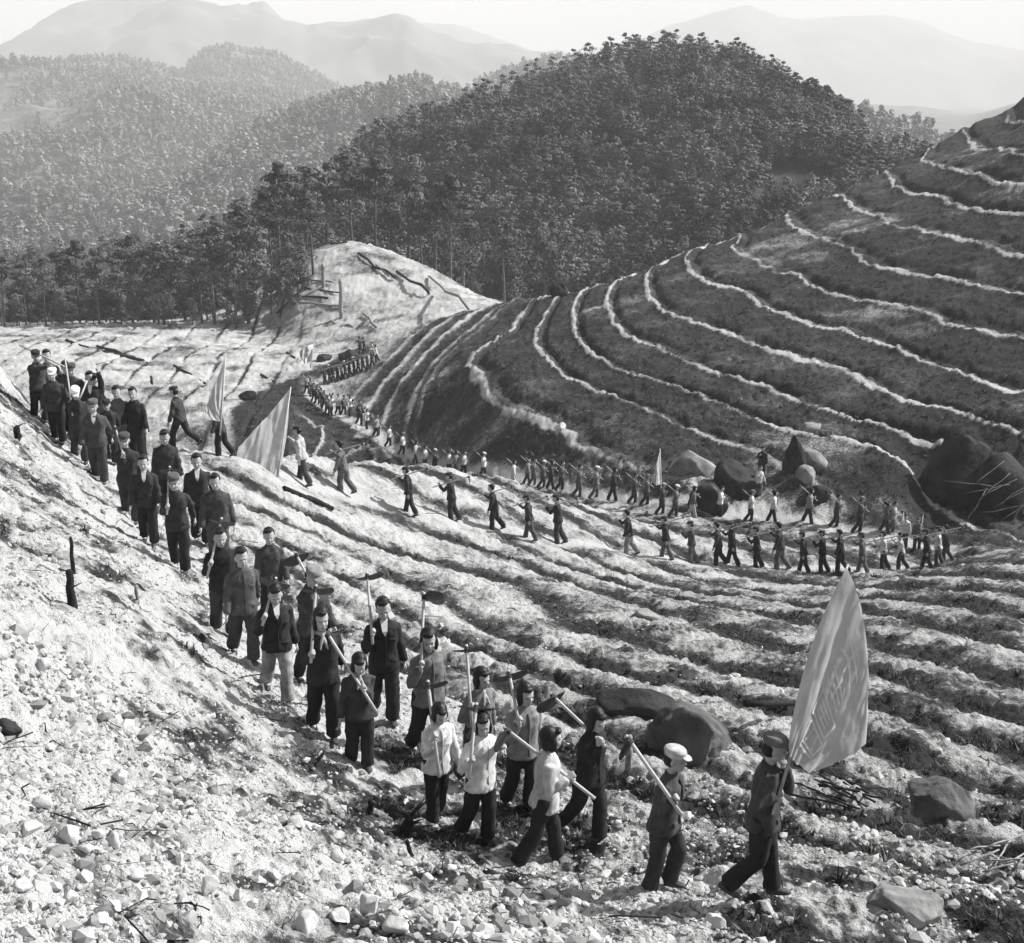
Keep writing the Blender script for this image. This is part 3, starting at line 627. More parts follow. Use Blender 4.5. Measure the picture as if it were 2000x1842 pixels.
def make_person(pose, vox, hairkind, seed=1):
    """body, hair/cap, jacket, trousers, shoes for one pose, facing +Y, feet at z=0, height about 1.64"""
    r_ = random.Random(seed)
    lean, tilt, yaw = pose.get('lean', 4), pose.get('nod', 10), pose.get('look', 0)
    st = pose.get('stride', 0.5); bulk = pose.get('bulk', 1.0) * 0.94
    hip_z = 0.84; HW = 0.085; T_, S_ = 0.405, 0.40
    legs = []
    for sd, ph in ((-1, 1), (1, -1)):
        a = R(pose.get('legs', (26 * st, -24 * st))[0 if sd < 0 else 1]); kb = R(pose.get('knees', (12 + 4 * st, 14 + 26 * st))[0 if sd < 0 else 1])
        H = np.array([HW * sd, 0, hip_z]); K = H + T_ * np.array([0.02 * sd, math.sin(a), -math.cos(a)]); b = a - kb; An = K + S_ * np.array([0, math.sin(b), -math.cos(b)]); legs.append((H, K, An, b))
    low = min(l[2][2] for l in legs) - 0.07; dz = np.array([0, 0, -low])
    legs = [(H + dz, K + dz, An + dz, b) for H, K, An, b in legs]; hz = hip_z - low
    up = np.array([0, math.sin(R(lean)), math.cos(R(lean))]); fwd = np.array([0, math.cos(R(lean)), -math.sin(R(lean))]); X = np.array([1.0, 0, 0]); pel = np.array([0, 0, hz])
    sh_h = 0.475; neck = pel + up * (sh_h + 0.035) + fwd * 0.0
    MH = (rot(0, 0, yaw) @ rot(-tilt, 0, pose.get('roll', 0))); H3 = np.array(MH)
    hc = neck + up * 0.085 + H3 @ np.array([0, 0.028, 0.105])
    def hp(p): return hc + H3 @ (np.array(p, float) * 1.16)
    body = []; jk = []; tr = []
    # head: skull, face, jaw, nose, ears
    body.append(ell(hp((0, -0.012, 0.022)), (0.073, 0.091, 0.092), MH, 18, 12))
    body.append(ell(hp((0, 0.022, -0.028)), (0.059, 0.064, 0.088), MH, 18, 12))
    body.append(ell(hp((0, 0.050, -0.092)), (0.029, 0.026, 0.022), MH)); body.append(ell(hp((0, 0.089, -0.028)), (0.012, 0.018, 0.026), MH @ rot(-14, 0, 0)))
    body.append(ell(hp((0, 0.078, -0.064)), (0.023, 0.014, 0.013), MH)); body.append(ell(hp((0, 0.074, 0.014)), (0.050, 0.014, 0.010), MH))
    for sx in (-1, 1):
        body.append(ell(hp((0.074 * sx, -0.004, -0.018)), (0.010, 0.020, 0.030), MH)); body.append(ell(hp((0.032 * sx, 0.062, -0.038)), (0.020, 0.018, 0.018), MH))
    body.append(ellipse_loft([neck - up * 0.06, neck + up * 0.02, neck + up * 0.09 + fwd * 0.02, hp((0, -0.01, -0.03))], [0.085, 0.056, 0.050, 0.052], [0.07, 0.054, 0.052, 0.05], 14))
    body.append(ellipse_loft([pel - up * 0.06, pel + up * 0.12, pel + up * 0.34, neck - up * 0.05], [0.14, 0.125, 0.15, 0.07], [0.09, 0.085, 0.095, 0.05], 14))
    # torso of the jacket
    hem = pose.get('hem', -0.10)
    Zs = [hem, hem + 0.05, 0.04, 0.14, 0.24, 0.34, 0.42, 0.468, 0.505, 0.53]
    RX = [0.207, 0.203, 0.190, 0.178, 0.184, 0.193, 0.190, 0.164, 0.105, 0.072]; RY = [0.172, 0.165, 0.145, 0.127, 0.132, 0.134, 0.122, 0.098, 0.080, 0.064]
    jk.append(ellipse_loft([pel + up * z + fwd * 0.012 for z in Zs], [x * bulk for x in RX], [y * bulk for y in RY], 22, X, fwd, 0.88))
    if pose.get('collar', True): jk.append(ellipse_loft([neck - up * 0.02, neck + up * 0.045], [0.078, 0.070], [0.072, 0.064], 16, X, fwd))
    tr.append(ellipse_loft([pel - up * 0.12, pel - up * 0.04, pel + up * 0.05, pel + up * 0.13], [0.13, 0.158, 0.152, 0.14], [0.10, 0.115, 0.112, 0.10], 16, X, fwd, 0.9))
    hands_out = {}
    for sd in (-1, 1):
        S = pel + up * (sh_h - 0.055) + X * 0.150 * sd; arm = pose['arms'][0 if sd < 0 else 1]
        if arm[0] == 'hang':
            sw = R(arm[1]); T = S + 0.51 * np.array([0.22 * sd, math.sin(sw), -math.cos(sw)]) ; T += np.array([0, 0.05, 0]); E, Wr = ik(S, T, 0.265, 0.25, (0.3 * sd, -1, 0)); across = np.array([0.15, 1.0, 0]) * 1.0; curl = 0.42; sgn = -sd
            dh = Wr - E; dh = dh / np.linalg.norm(dh); ac = -np.array([0, 1.0, 0.0]); nn = sd
            hd = hand(Wr, dh, ac, curl, 1 if sd < 0 else 1, 5) if vox < 0.025 else [ell(Wr + dh * 0.07, (0.03, 0.04, 0.075))]
            # palms face the thighs
        else:
            tg = A3(arm[1]); hd_dir = tg - S; hd_dir /= np.linalg.norm(hd_dir); pole = arm[2] if len(arm) > 2 else (0.3 * sd, -0.5, -1)
            E, Wr = ik(S, tg - hd_dir * 0.055, 0.265, 0.25, pole); dh = Wr - E; dh /= np.linalg.norm(dh); axis = A3(arm[3]) if len(arm) > 3 else np.array([0, 0.3, 1.0])
            ac = axis - dh * (axis @ dh); ac /= np.linalg.norm(ac) + 1e-9; n = np.cross(ac, dh); to = tg - Wr; to -= dh * (to @ dh); 
            sgn = 1 if n @ to >= 0 else -1
            hd = hand(Wr - n * sgn * 0.012, dh, ac, 1.25, sgn, 5) if vox < 0.025 else [ell(Wr + dh * 0.06, (0.042, 0.042, 0.05))]
        body += hd
        body.append(tube([S, E, Wr + dh * 0.01], [0.045, 0.038, 0.024], 10)); hands_out[sd] = Wr + dh * 0.08
        M1 = S + (E - S) * 0.5; M2 = E + (Wr - E) * 0.5; ed = (Wr - E) / (np.linalg.norm(Wr - E) + 1e-9)
        jk.append(tube([S - X * 0.05 * sd + up * 0.005, S + X * 0.005 * sd, M1, E, M2, Wr - ed * 0.015], [0.062 * bulk, 0.076 * bulk, 0.067 * bulk, 0.062 * bulk, 0.057 * bulk, 0.050 * bulk], 14))
    feet = []
    for i, (H, K, An, b) in enumerate(legs):
        body.append(tube([H, K, An, An + np.array([0, 0.01, -0.04])], [0.07, 0.05, 0.036, 0.036], 10))
        body.append(ell(An + np.array([0, 0.05, -0.045]), (0.035, 0.085, 0.022)))
        sl_ = (An - K) / np.linalg.norm(An - K); bl = pose.get('legw', 1.0)
        tr.append(tube([H + np.array([0, 0, 0.04]), H + (K - H) * 0.25, H + (K - H) * 0.65, K, K + (An - K) * 0.5, An - sl_ * 0.005], [0.098 * bl, 0.104 * bl, 0.092 * bl, 0.083 * bl, 0.081 * bl, 0.086 * bl], 14))
        ph = -b * 0.75 if b < -0.25 else 0.0; c_, s_ = math.cos(ph), math.sin(ph); fd = np.array([0, c_, -s_]); fu = np.array([0, s_, c_])
        hl = An - fu * 0.035
        V_, F_ = ellipse_loft([hl - fd * 0.062, hl - fd * 0.05, hl, hl + fd * 0.07, hl + fd * 0.13, hl + fd * 0.165, hl + fd * 0.178], [0.012, 0.030, 0.036, 0.042, 0.043, 0.030, 0.010], [0.018, 0.038, 0.042, 0.036, 0.027, 0.018, 0.008], 14, X, fu, 0.85)
        feet.append((V_, F_))
    out = {}
    # body, with darker faces for eyes, brows and lips
    co, no, f = remesh(*cat(body), min(vox, 0.0105) if vox < 0.02 else vox, 1 if vox < 0.02 else 0, 0.4)
    mi = None
    if vox < 0.025:
        cen = co[f].mean(1); loc = (cen - hc) @ H3; mi = np.zeros(len(f), np.int32); fr_ = loc[:, 1] > 0.035; ax_ = np.abs(loc[:, 0])
        mi[fr_ & (np.hypot((ax_ - 0.035) / 0.015, (loc[:, 2] + 0.007) / 0.0065) < 1)] = 1
        mi[fr_ & (np.hypot(loc[:, 0] / 0.026, (loc[:, 2] + 0.077) / 0.0065) < 1)] = 2
    out['body'] = mesh_from('body', co, f, [m_skin, m_eye, m_lip], True, None, mi)
    co, no, f = remesh(*cat(jk), vox * 1.15, 2); co = folds(co, no, 0.022 if vox < 0.03 else 0.008, seed * 3 + 1); out['jacket'] = mesh_from('jacket', co, f, m_cloth)
    co, no, f = remesh(*cat(tr), vox * 1.15, 2); co = folds(co, no, 0.018 if vox < 0.03 else 0.008, seed * 3 + 2, 0.12); out['trousers'] = mesh_from('trousers', co, f, m_cloth)
    for i, (v, f_) in enumerate(feet): out['shoe%d' % i] = pydata('shoe', v, f_, m_shoe)
    # hair and headgear
    def shell(parts, name, mat, v_=None, amp=0.004, sc=0.03):
        co, no, f = remesh(*cat(parts), v_ or max(vox, 0.010), 1); co = folds(co, no, amp, seed + 9, sc); out[name] = mesh_from(name, co, f, mat)
    if hairkind == 'short':
        shell([ell(hp((0, -0.034, 0.034)), (0.081, 0.091, 0.092), MH, 16, 10), ell(hp((0.01, 0.036, 0.094)), (0.062, 0.042, 0.024), MH @ rot(0, 8, 0)), ell(hp((0, -0.052, -0.010)), (0.072, 0.052, 0.066), MH)], 'hair', m_hair, amp=0.007)
    elif hairkind == 'bob':
        P = [ell(hp((0, -0.032, 0.030)), (0.086, 0.092, 0.095), MH, 16, 10), ell(hp((0, -0.045, -0.05)), (0.084, 0.062, 0.075), MH), ell(hp((0.012, 0.052, 0.080)), (0.056, 0.034, 0.030), MH)]
        for sx in (-1, 1): P.append(ell(hp((0.070 * sx, 0.000, -0.045)), (0.026, 0.046, 0.076), MH))
        shell(P, 'hair', m_hair)
    else:
        shell([ell(hp((0, -0.036, -0.006)), (0.080, 0.074, 0.080), MH)], 'hair', m_hair)
        cp = [ellipse_loft([hp((0, -0.004, 0.036)), hp((0, -0.006, 0.062)), hp((0, -0.012, 0.085)), hp((0, -0.016, 0.108)), hp((0, -0.02, 0.118))], [0.094, 0.097, 0.104, 0.088, 0.045], [0.113, 0.116, 0.122, 0.102, 0.052], 18, H3 @ np.array([1.0, 0, 0]), H3 @ np.array([0, 1.0, 0])),
              ell(hp((0, 0.098, 0.040)), (0.062, 0.052, 0.0085), MH @ rot(-14, 0, 0), 16, 8)]
        shell(cp, 'cap', m_capm, 0.0085 if vox < 0.02 else vox * 0.8, 0.003, 0.05)
    if pose.get('vee'):
        n1_ = neck + fwd * 0.066 + up * 0.035
        P = [n1_ + X * 0.045 + up * 0.01, n1_ - X * 0.045 + up * 0.01, pel + up * 0.37 + fwd * 0.146]
        L_ = [P[0] + fwd * 0.01, P[1] + fwd * 0.01, pel + up * 0.43 + fwd * 0.142 + X * 0.03, pel + up * 0.43 + fwd * 0.142 - X * 0.03, P[2] + fwd * 0.004]
        bk = [p - fwd * 0.05 for p in L_]; V_ = np.array(L_ + bk); F_ = [[0, 1, 3, 2], [2, 3, 4, 4], [5, 7, 8, 6], [7, 9, 8, 8], [0, 5, 6, 1], [1, 6, 8, 3], [3, 8, 9, 4], [4, 9, 7, 2], [2, 7, 5, 0]]
        out['shirt'] = pydata('shirt', V_, F_, m_white, False)
    if pose.get('scarf'):
        P = [ellipse_loft([neck + up * 0.0, neck + up * 0.05], [0.088, 0.074], [0.085, 0.070], 14, X, fwd)]
        for s_ in (-1, 1): P.append(tube([neck + fwd * 0.08 + up * 0.01, neck + fwd * 0.115 - up * 0.06 + X * 0.02 * s_, pel + up * 0.36 + fwd * 0.155 + X * 0.045 * s_], [0.014, 0.02, 0.012], 8))
        shell(P, 'scarf', m_scarf, 0.012, 0.006, 0.04)
    if not pose.get('scarf') and vox < 0.0145:      # button placket down the front
        zz = [hem + 0.01, 0.04, 0.14, 0.24, 0.34, 0.42, 0.49]; yy = [0.166, 0.145, 0.127, 0.132, 0.134, 0.122, 0.088]
        L_ = [pel + up * z_ + fwd * (0.012 + y_ * bulk + 0.004) for z_, y_ in zip(zz, yy)]
        out['placket'] = pydata('placket', *ellipse_loft(L_, [0.016] * 7, [0.012] * 7, 8, X, fwd), m_cloth)
    if pose.get('details') and vox < 0.02:
        # pocket flaps and the front placket of the jacket
        for sx, z in ((-1, 0.30), (1, 0.30), (-1, 0.02), (1, 0.02)):
            yb = 0.118 if z > 0.2 else 0.128
            c = pel + up * z + fwd * (0.012 + yb * bulk) + X * 0.088 * sx * bulk
            out['pocket%d%d' % (sx, int(z * 100))] = pydata('pocket', *ellipse_loft([c - X * 0.052, c - X * 0.046, c + X * 0.046, c + X * 0.052], [0.022, 0.030, 0.030, 0.022], [0.012, 0.016, 0.016, 0.012], 12, up, fwd), m_cloth)
    return out, hands_out
def cloth_mat(name):
    m, nt, b = new_mat(name, 0.9); oi = nt.nodes.new('ShaderNodeObjectInfo'); h, s_, v = None, None, None
    sep = nt.nodes.new('ShaderNodeSeparateColor'); nt.links.new(oi.outputs['Color'], sep.inputs[0])
    n = noise(nt, 9, 5); k = math_n(nt, 'ADD', math_n(nt, 'MULTIPLY', n, 1.8), 0.1); c = math_n(nt, 'MULTIPLY', sep.outputs[0], k)
    cc = nt.nodes.new('ShaderNodeCombineColor'); [nt.links.new(c, cc.inputs[i]) for i in range(3)]; nt.links.new(cc.outputs[0], b.inputs['Base Color'])
    bump(nt, b, noise(nt, 60, 3), 0.25, 0.004); return m
m_cloth = cloth_mat('cotton'); m_capm = cloth_mat('cap_cotton')
m_skin = grey_mat('skin', 0.34, 0.42, 20, 0.6, 0.1, 0.001); m_eye = grey_mat('eye', 0.09, 0.12, 20, 0.5, 0); m_lip = grey_mat('lip', 0.17, 0.2, 20, 0.5, 0)
m_hair = grey_mat('hair', 0.008, 0.02, 40, 0.45, 0.6, 0.004, 120); m_white = grey_mat('white_cotton', 0.65, 0.78, 30, 0.9, 0.4, 0.004)
m_shoe = grey_mat('shoe', 0.05, 0.10, 20, 0.7, 0.2, 0.003); m_scarf = grey_mat('scarf_cotton', 0.28, 0.42, 25, 0.9, 0.3, 0.004)
m_wood = grey_mat('hoe_wood', 0.38, 0.52, 14, 0.7, 0.2, 0.003); m_iron = grey_mat('iron', 0.025, 0.08, 12, 0.6, 0.3, 0.003)
def spawn(parts, loc, rz, s, label, group, jacket, trousers, capc=0.25, cat_='person'):
    o = link('person', None, loc=loc, rot=(0, 0, rz), scale=(s, s, s), label=label, category=cat_)
    if group: o['group'] = group
    for k, me in parts.items():
        nm = 'shoe' if k.startswith('shoe') else 'pocket' if k.startswith('pocket') else k
        c = link(nm, me, o)
        g = jacket if nm in ('jacket', 'pocket') else jacket * 0.75 if nm == 'placket' else trousers if nm == 'trousers' else capc
        c.color = (g, g, g, 1)
    return o
def hoe_mesh(A, B, tipdir, blade_w=0.20, blade_l=0.24, rnd=True, hr=0.017, k=8):
    """wooden handle from A to B; iron blade hung across the far end"""
    A = A3(A); B = A3(B); d = (B - A) / np.linalg.norm(B - A); P = [A, A + (B - A) * 0.5 + np.array([0, 0, 0.004]), B, B + d * 0.03]
    hv, hf = tube(P, [hr * 1.05, hr, hr * 1.1, hr * 1.0], k)
    t = A3(tipdir); t -= d * (t @ d) * 0.8; t /= np.linalg.norm(t); w = np.cross(d, t); w /= np.linalg.norm(w); nrm = np.cross(t, w)
    outl = []; N = 12
    for i in range(N + 1):
        q = i / N; ang = math.pi * q
        if rnd: outl.append((math.cos(ang) * blade_w / 2 * 1.15, 0.03 + math.sin(ang) ** 0.8 * blade_l))
        else: outl.append((math.cos(ang) * 0, 0))
    if not rnd: outl = [(0.032, 0), (0.04, 0.1), (0.055, blade_l), (-0.055, blade_l), (-0.04, 0.1), (-0.032, 0)]
    else: outl = [(0.03, -0.02)] + outl + [(-0.03, -0.02)]
    c = B - d * 0.03; V = []; n = len(outl)
    for sg in (-1, 1):
        for a, b in outl: V.append(c + w * a + t * b + nrm * (0.004 * sg + 0.35 * (a * a) * 1.2 - 0.12 * b * b))
    F = [[i, (i + 1) % n, n + (i + 1) % n, n + i] for i in range(n)]
    V.append(c + t * 0.06 - nrm * 0.004); V.append(c + t * 0.06 + nrm * 0.004)
    for i in range(n): F.append([2 * n, (i + 1) % n, i, i]); F.append([2 * n + 1, n + i, n + (i + 1) % n, n + (i + 1) % n])
    sv, sf = tube([c - d * 0.035, c + d * 0.035], [hr * 1.7, hr * 1.6], k)
    return pydata('handle', hv, hf, m_wood), pydata('blade', *merge([(np.array(V), F), (sv, sf)]), m_iron, False)
# ------------------------------------------------------------------ placing people
def ground_at(x, y, d0=6.0, d1=180.0): return cast(x, y, ground_z, d0, d1)
def height_for(p, yt):
    X, Y, Z, d = p; v = (yt - CY) / FP; up = Z * CP + Y * SP
    return (-v * d - up) / (CP - v * SP)
GF = {}
def hoe(A, B, tip, label, group=None, **k):
    h, bl = hoe_mesh((0, 0, 0), A3(B) - A3(A), tip, **k)
    o = link('hoe', None, loc=tuple(A), label=label, category='hoe'); link('handle', h, o); link('blade', bl, o)
    if group: o['group'] = group
    return o
DK, BK, MD, GR_, LG = 0.045, 0.022, 0.075, 0.12, 0.24     # cloth tones
near = [
 # x, y foot, y head, compass heading, headgear, jacket, trousers, cap, pose, (hand, hoe end xy d, hoe head xy d, grip fraction, blade dir, round), label, hoe label
 (1480,1748,1425,100,'cap',0.055,BK,0.13,dict(stride=0.9,legs=(12,-2),knees=(5,42),details=1,nod=8,flag=1),None,'man in a soft cap leading the column with a large flag',None),
 (1292,1736,1448,112,'cap',0.06,0.035,0.42,dict(stride=0.7,legs=(22,-4),knees=(36,8),details=1,bulk=1.08,nod=6,lean=6),('r',(1330,1590,-.1),(1226,1442,.25),.13,(0,0,-1),0),'man in a pale cap walking behind the flag bearer with a narrow hoe','narrow bladed hoe on the shoulder of the man in a pale cap'),
 (1148,1640,1370,135,'bob',BK,BK,0,dict(stride=0.5,nod=22),('r',(1182,1458,-.15),(1078,1358,.3),.12,(-.5,.6,-.35),1),'girl with bobbed hair in a plain dark jacket behind the pale capped man','hoe with pale blade carried by the girl in a plain dark jacket'),
 (1062,1686,1412,82,'bob',0.42,BK,0,dict(stride=0.9,legs=(17,-16),knees=(10,14),nod=4,hem=-.12),('r',(1162,1560,-.2),(988,1424,.15),.25,(-.3,-.35,-.9),1),'girl in a speckled white blouse seen from behind, hoe over her shoulder','hoe with a sunlit blade on the shoulder of the girl seen from behind'),
 (1020,1582,1325,150,'bob',0.20,BK,0,dict(stride=0.3,details=0,nod=8),('r',(1015,1420,-.1),(994,1314,.2),.35,(.15,1,-.1),1),'smiling woman in a patterned pale jacket behind the speckled blouse girl','broad bladed hoe rising behind the woman in a patterned jacket'),
 (938,1642,1382,140,'bob',0.62,BK,0,dict(stride=0.3,nod=12,hem=-.12,look=-25),('r',(916,1522,-.15),(930,1378,.1),.30,(.1,1,-.1),1),'girl in a white blouse looking right with a thick hoe handle upright','hoe held upright by the girl in a white blouse looking right'),
 (855,1600,1362,150,'bob',0.60,BK,0,dict(stride=-0.3,nod=25,hem=-.12),('r',(858,1518,-.15),(836,1334,.2),.42,(.2,1,-.1),1),'girl in a white blouse with face lowered under a hoe blade','hoe with its round blade above the white bloused girl'),
 (935,1535,1295,140,'bob',0.15,0.04,0,dict(stride=0.4,details=0,scarf=1,vee=0),('r',(922,1420,-.1),(911,1264,.2),.4,(.25,1,-.05),1),'girl in a grey jacket and scarf wiping her mouth','upright hoe with dark crescent blade of the girl in a scarf'),
 (838,1482,1215,152,'bob',0.14,BK,0,dict(stride=0.4,nod=10,details=0,look=-20),('r',(822,1312,-.2),(828,1162,.2),.12,(.8,.5,.3),1),'tall woman in an open grey vest with her free arm hanging','hoe with round dark blade of the woman in a grey vest'),
 (705,1500,1262,162,'bob',0.05,0.028,0,dict(stride=0.15,nod=28,scarf=1,bulk=.95),('l',(735,1390,-.2),(638,1235,.25),.30,(-.3,.4,-.6),1),'child in dark clothes and scarf gripping a hoe across the chest','hoe slanting across the chest of the child in a scarf'),
 (752,1408,1158,165,'short',BK,BK,0,dict(stride=0.4,nod=14,vee=1,details=1),('r',(728,1258,-.2),(717,1122,.2),.15,(.2,1,.15),1),'man in a black jacket and white collar with a raised hoe blade','hoe raised behind the man in a white collar'),
 (635,1440,1178,162,'bob',0.03,BK,0,dict(stride=0.4,nod=4,scarf=1),('r',(607,1295,-.2),(617,1147,.15),.06,(.2,.9,-.2),1),'young woman in black with a knotted pale scarf at her throat','pale straight hoe handle held low by the woman in a knotted scarf'),
 (612,1335,1096,140,'cap',0.06,BK,0.22,dict(stride=0.3,nod=22),('r',(622,1170,-.1),(578,1082,.3),.3,(-.3,.6,-.5),1),'man in a puffy cap looking down behind the scarfed woman','hoe leaning back over the shoulder of the puffy cap man'),
 (545,1366,1128,160,'short',0.028,0.30,0,dict(stride=0.6,nod=24,vee=1,details=1),('r',(512,1222,-.2),(538,1132,.15),.15,(-.1,.9,-.2),1),'man in a dark jacket and pale loose trousers looking down','short visible hoe handle of the man in pale trousers'),
 (480,1290,1062,155,'short',0.085,0.05,0,dict(stride=0.5,nod=6,details=1),None,'youth in a grey buttoned jacket with tousled hair, arms down',None),
 (533,1215,1025,165,'short',0.06,BK,0,dict(stride=0.3,nod=8,details=1),None,'man in a long grey buttoned coat behind the tousled youth',None),
 (440,1240,1022,160,'short',BK,0.05,0,dict(stride=0.3,nod=10),('r',(404,1130,-.1),(432,1015,.15),.2,(.1,.9,-.2),1),'youth in black half hidden behind the grey jacketed youth','pale tool handle beside the half hidden youth in black'),
 (352,1115,918,172,'cap',0.035,BK,0.10,dict(stride=0.35,nod=10,details=1),('r',(326,1005,-.15),(331,914,.15),.1,(0,.9,-.2),1),'man in a flat cap holding a short pale handle at his chest','short pale tool handle held by the flat cap man'),
 (292,1062,884,170,'short',0.035,BK,0,dict(stride=0.35,nod=6,vee=1,details=1),None,'man in a dark jacket with an open light collar, left of the flat cap man',None),
 (430,1108,912,170,'short',0.06,0.07,0,dict(stride=0.4,nod=6,bulk=1.14,details=1),None,'youth in a padded jacket with thick sleeves hanging',None),
 (394,1062,870,168,'short',0.032,BK,0,dict(stride=0.3,nod=6,vee=1),None,'man in a black jacket with white collar above the padded jacket youth',None),
 (332,1005,828,165,'short',0.04,BK,0,dict(stride=0.3,nod=16,details=1),None,'man in a dark jacket with head bowed, arms hanging straight',None),
 (256,1016,838,170,'cap',0.032,0.045,0.07,dict(stride=0.5,nod=10),('r',(243,895,-.15),(225,835,.1),.25,(0,.9,-.2),1),'man in a dark peaked cap with a long knee forward','thin tool handle at the chest of the dark peaked cap man'),
 (195,940,773,172,'cap',0.065,0.055,0.11,dict(stride=0.35,nod=8,vee=1,bulk=1.08),None,'man in a worn open coat and grey cap, hands behind him',None),
 (275,895,780,168,'short',0.05,BK,0,dict(stride=0.3,nod=6,details=0),None,'boy in a short dark jacket left of the bowed man',None),
 (235,868,748,165,'short',0.10,0.06,0,dict(stride=0.3,nod=8),None,'youth in a light grey jacket near the back of the group',None),
 (218,905,776,168,'cap',0.03,BK,0.03,dict(stride=0.3,nod=10),None,'man in a black cap between the grey cap and grey jacket',None),
 (266,855,729,175,'short',0.02,BK,0,dict(stride=0.3,nod=2),None,'man in a black jersey standing tallest at the right of the rear group',None),
 (158,902,748,160,'cap',0.035,0.045,0.72,dict(stride=0.4,nod=28),('r',(155,780,-.15),(170,744,.1),.2,(0,.9,-.2),1),'man in a white cap with face turned down','pale stick held before the white cap man'),
 (185,852,714,170,'short',0.028,BK,0,dict(stride=0.3,nod=2,vee=1),None,'youth in black with a white collar above the worn coat',None),
 (115,864,714,172,'cap',0.045,BK,0.75,dict(stride=0.3,nod=4),('l',(142,812,-.2),(127,700,.1),.2,(0,.9,-.2),1),'man in a white peaked hat gripping a tall pale pole','tall pale pole held by the man in a white peaked hat'),
 (80,822,679,150,'cap',0.055,0.035,0.03,dict(stride=0.3,nod=10),('r',(125,716,-.3),(38,674,.3),.5,(-.3,.9,-.4),0),'leftmost man with a long pole across his shoulders','long pole across the shoulders of the leftmost man'),
 (150,840,694,168,'cap',0.05,BK,0.07,dict(stride=0.3,nod=8),None,'man in a dark grey cap looking aside behind the tall pole',None),
 (137,815,664,175,'short',0.045,BK,0,dict(stride=0.3,nod=0,look=30),None,'bushy haired man at the top of the rear group',None),
 (190,830,690,175,'cap',0.03,BK,0.03,dict(stride=0.3,nod=4),('l',(188,712,-.2),(232,697,.4),.3,(0,.9,-.3),1),'man in a black brimmed hat with a thin pole pointing right','thin pole pointing right from the black brimmed hat man'),
 (102,815,667,165,'short',0.08,BK,0,dict(stride=0.3,nod=4),None,'man mostly hidden behind the leftmost pole carrier',None),
 (355,876,750,285,'cap',0.05,0.03,0.05,dict(stride=0.9,nod=8,lean=8),None,'man with a shoulder bag striding left behind the smoke grey flag',None),
]
side_ix = {'l': 0, 'r': 1}
def put_near(row, i):
    x, yf, yt, cmp_, hair, jg, tg, cg, pose, tool, lab, tlab = row
    p = ground_at(x, yf, 8, 60)
    if p is None or p[3] > 36:
        q = W(x, yf, 31.5); p = (q[0], q[1], float(ground_z(q[0], q[1])), 31.5)
    h = height_for(p, yt); s = min(max(h / 1.70, 0.84), 1.06)
    loc = Vector((p[0], p[1], ground_z(p[0], p[1]) - 0.03)); rz = -R(cmp_); dch = p[3] - 1.15 * s * SP
    pose = dict(pose); arms = [('hang', 8 - 20 * ((i * 7) % 3)), ('hang', -10 + 9 * ((i * 5) % 4))]
    Mi = (Matrix.Translation(loc) @ Matrix.Rotation(rz, 4, 'Z') @ Matrix.Diagonal((s, s, s, 1))).inverted()
    if pose.pop('flag', None):
        a = Vector(W(1519, 1563, dch - 0.12)); b = Vector(W(1541, 1500, dch - 0.12)); ax = (Mi @ b) - (Mi @ a)
        arms = [('hold', Mi @ b, (-0.6, -0.2, -1), tuple(ax)), ('hold', Mi @ a, (0.7, -0.3, -1), tuple(ax))]
    if tool:
        sd, A0, B0, fr, tip, rnd = tool; off = 0.0
        for _ in range(14):          # bring the handle in front of the chest and the grip below the shoulder
            A = Vector(W(A0[0], A0[1], dch + A0[2] - off)); B = Vector(W(B0[0], B0[1], dch + B0[2] - off)); g = Mi @ (A + (B - A) * fr)
            if g.y < 0.24 and cmp_ > 105: off += 0.025
            if g.z > 1.27: fr = max(fr - 0.05, 0.03)
        ax = Mi.to_3x3() @ (B - A)
        arms[side_ix[sd]] = ('hold', g, (0.3 if sd == 'r' else -0.3, -0.5, -1.0), tuple(ax))
        hoe(A, B, tip, tlab, rnd=bool(rnd) or tlab.startswith('narrow'), blade_w=0.10 if tlab.startswith('narrow') else 0.34, blade_l=0.22) if 'pole' not in tlab and 'stick' not in tlab else None
        if 'pole' in tlab or 'stick' in tlab:
            P = [(0, 0, 0), tuple((B - A) * 0.5 + Vector((0.004, 0, 0.006))), tuple(B - A)]; o = link('pole', pydata('pole', *tube(P, [0.019, 0.018, 0.016], 8), m_wood), loc=tuple(A), label=tlab, category='pole')
    pose['arms'] = arms
    parts, _ = make_person(pose, 0.0115 if p[3] < 19 else 0.015 if p[3] < 26 else 0.018, hair, i + 3)
    if 'white' in lab and 'blouse' in lab and 'speckled' not in lab: pass
    print('near', i, x, yf, 'depth %.1f h %.2f s %.2f' % (p[3], h, s))
    return spawn(parts, loc, rz, s, lab, 'walkers in the near column' , jg, tg, cg)
for i, row in enumerate(near): put_near(row, i)

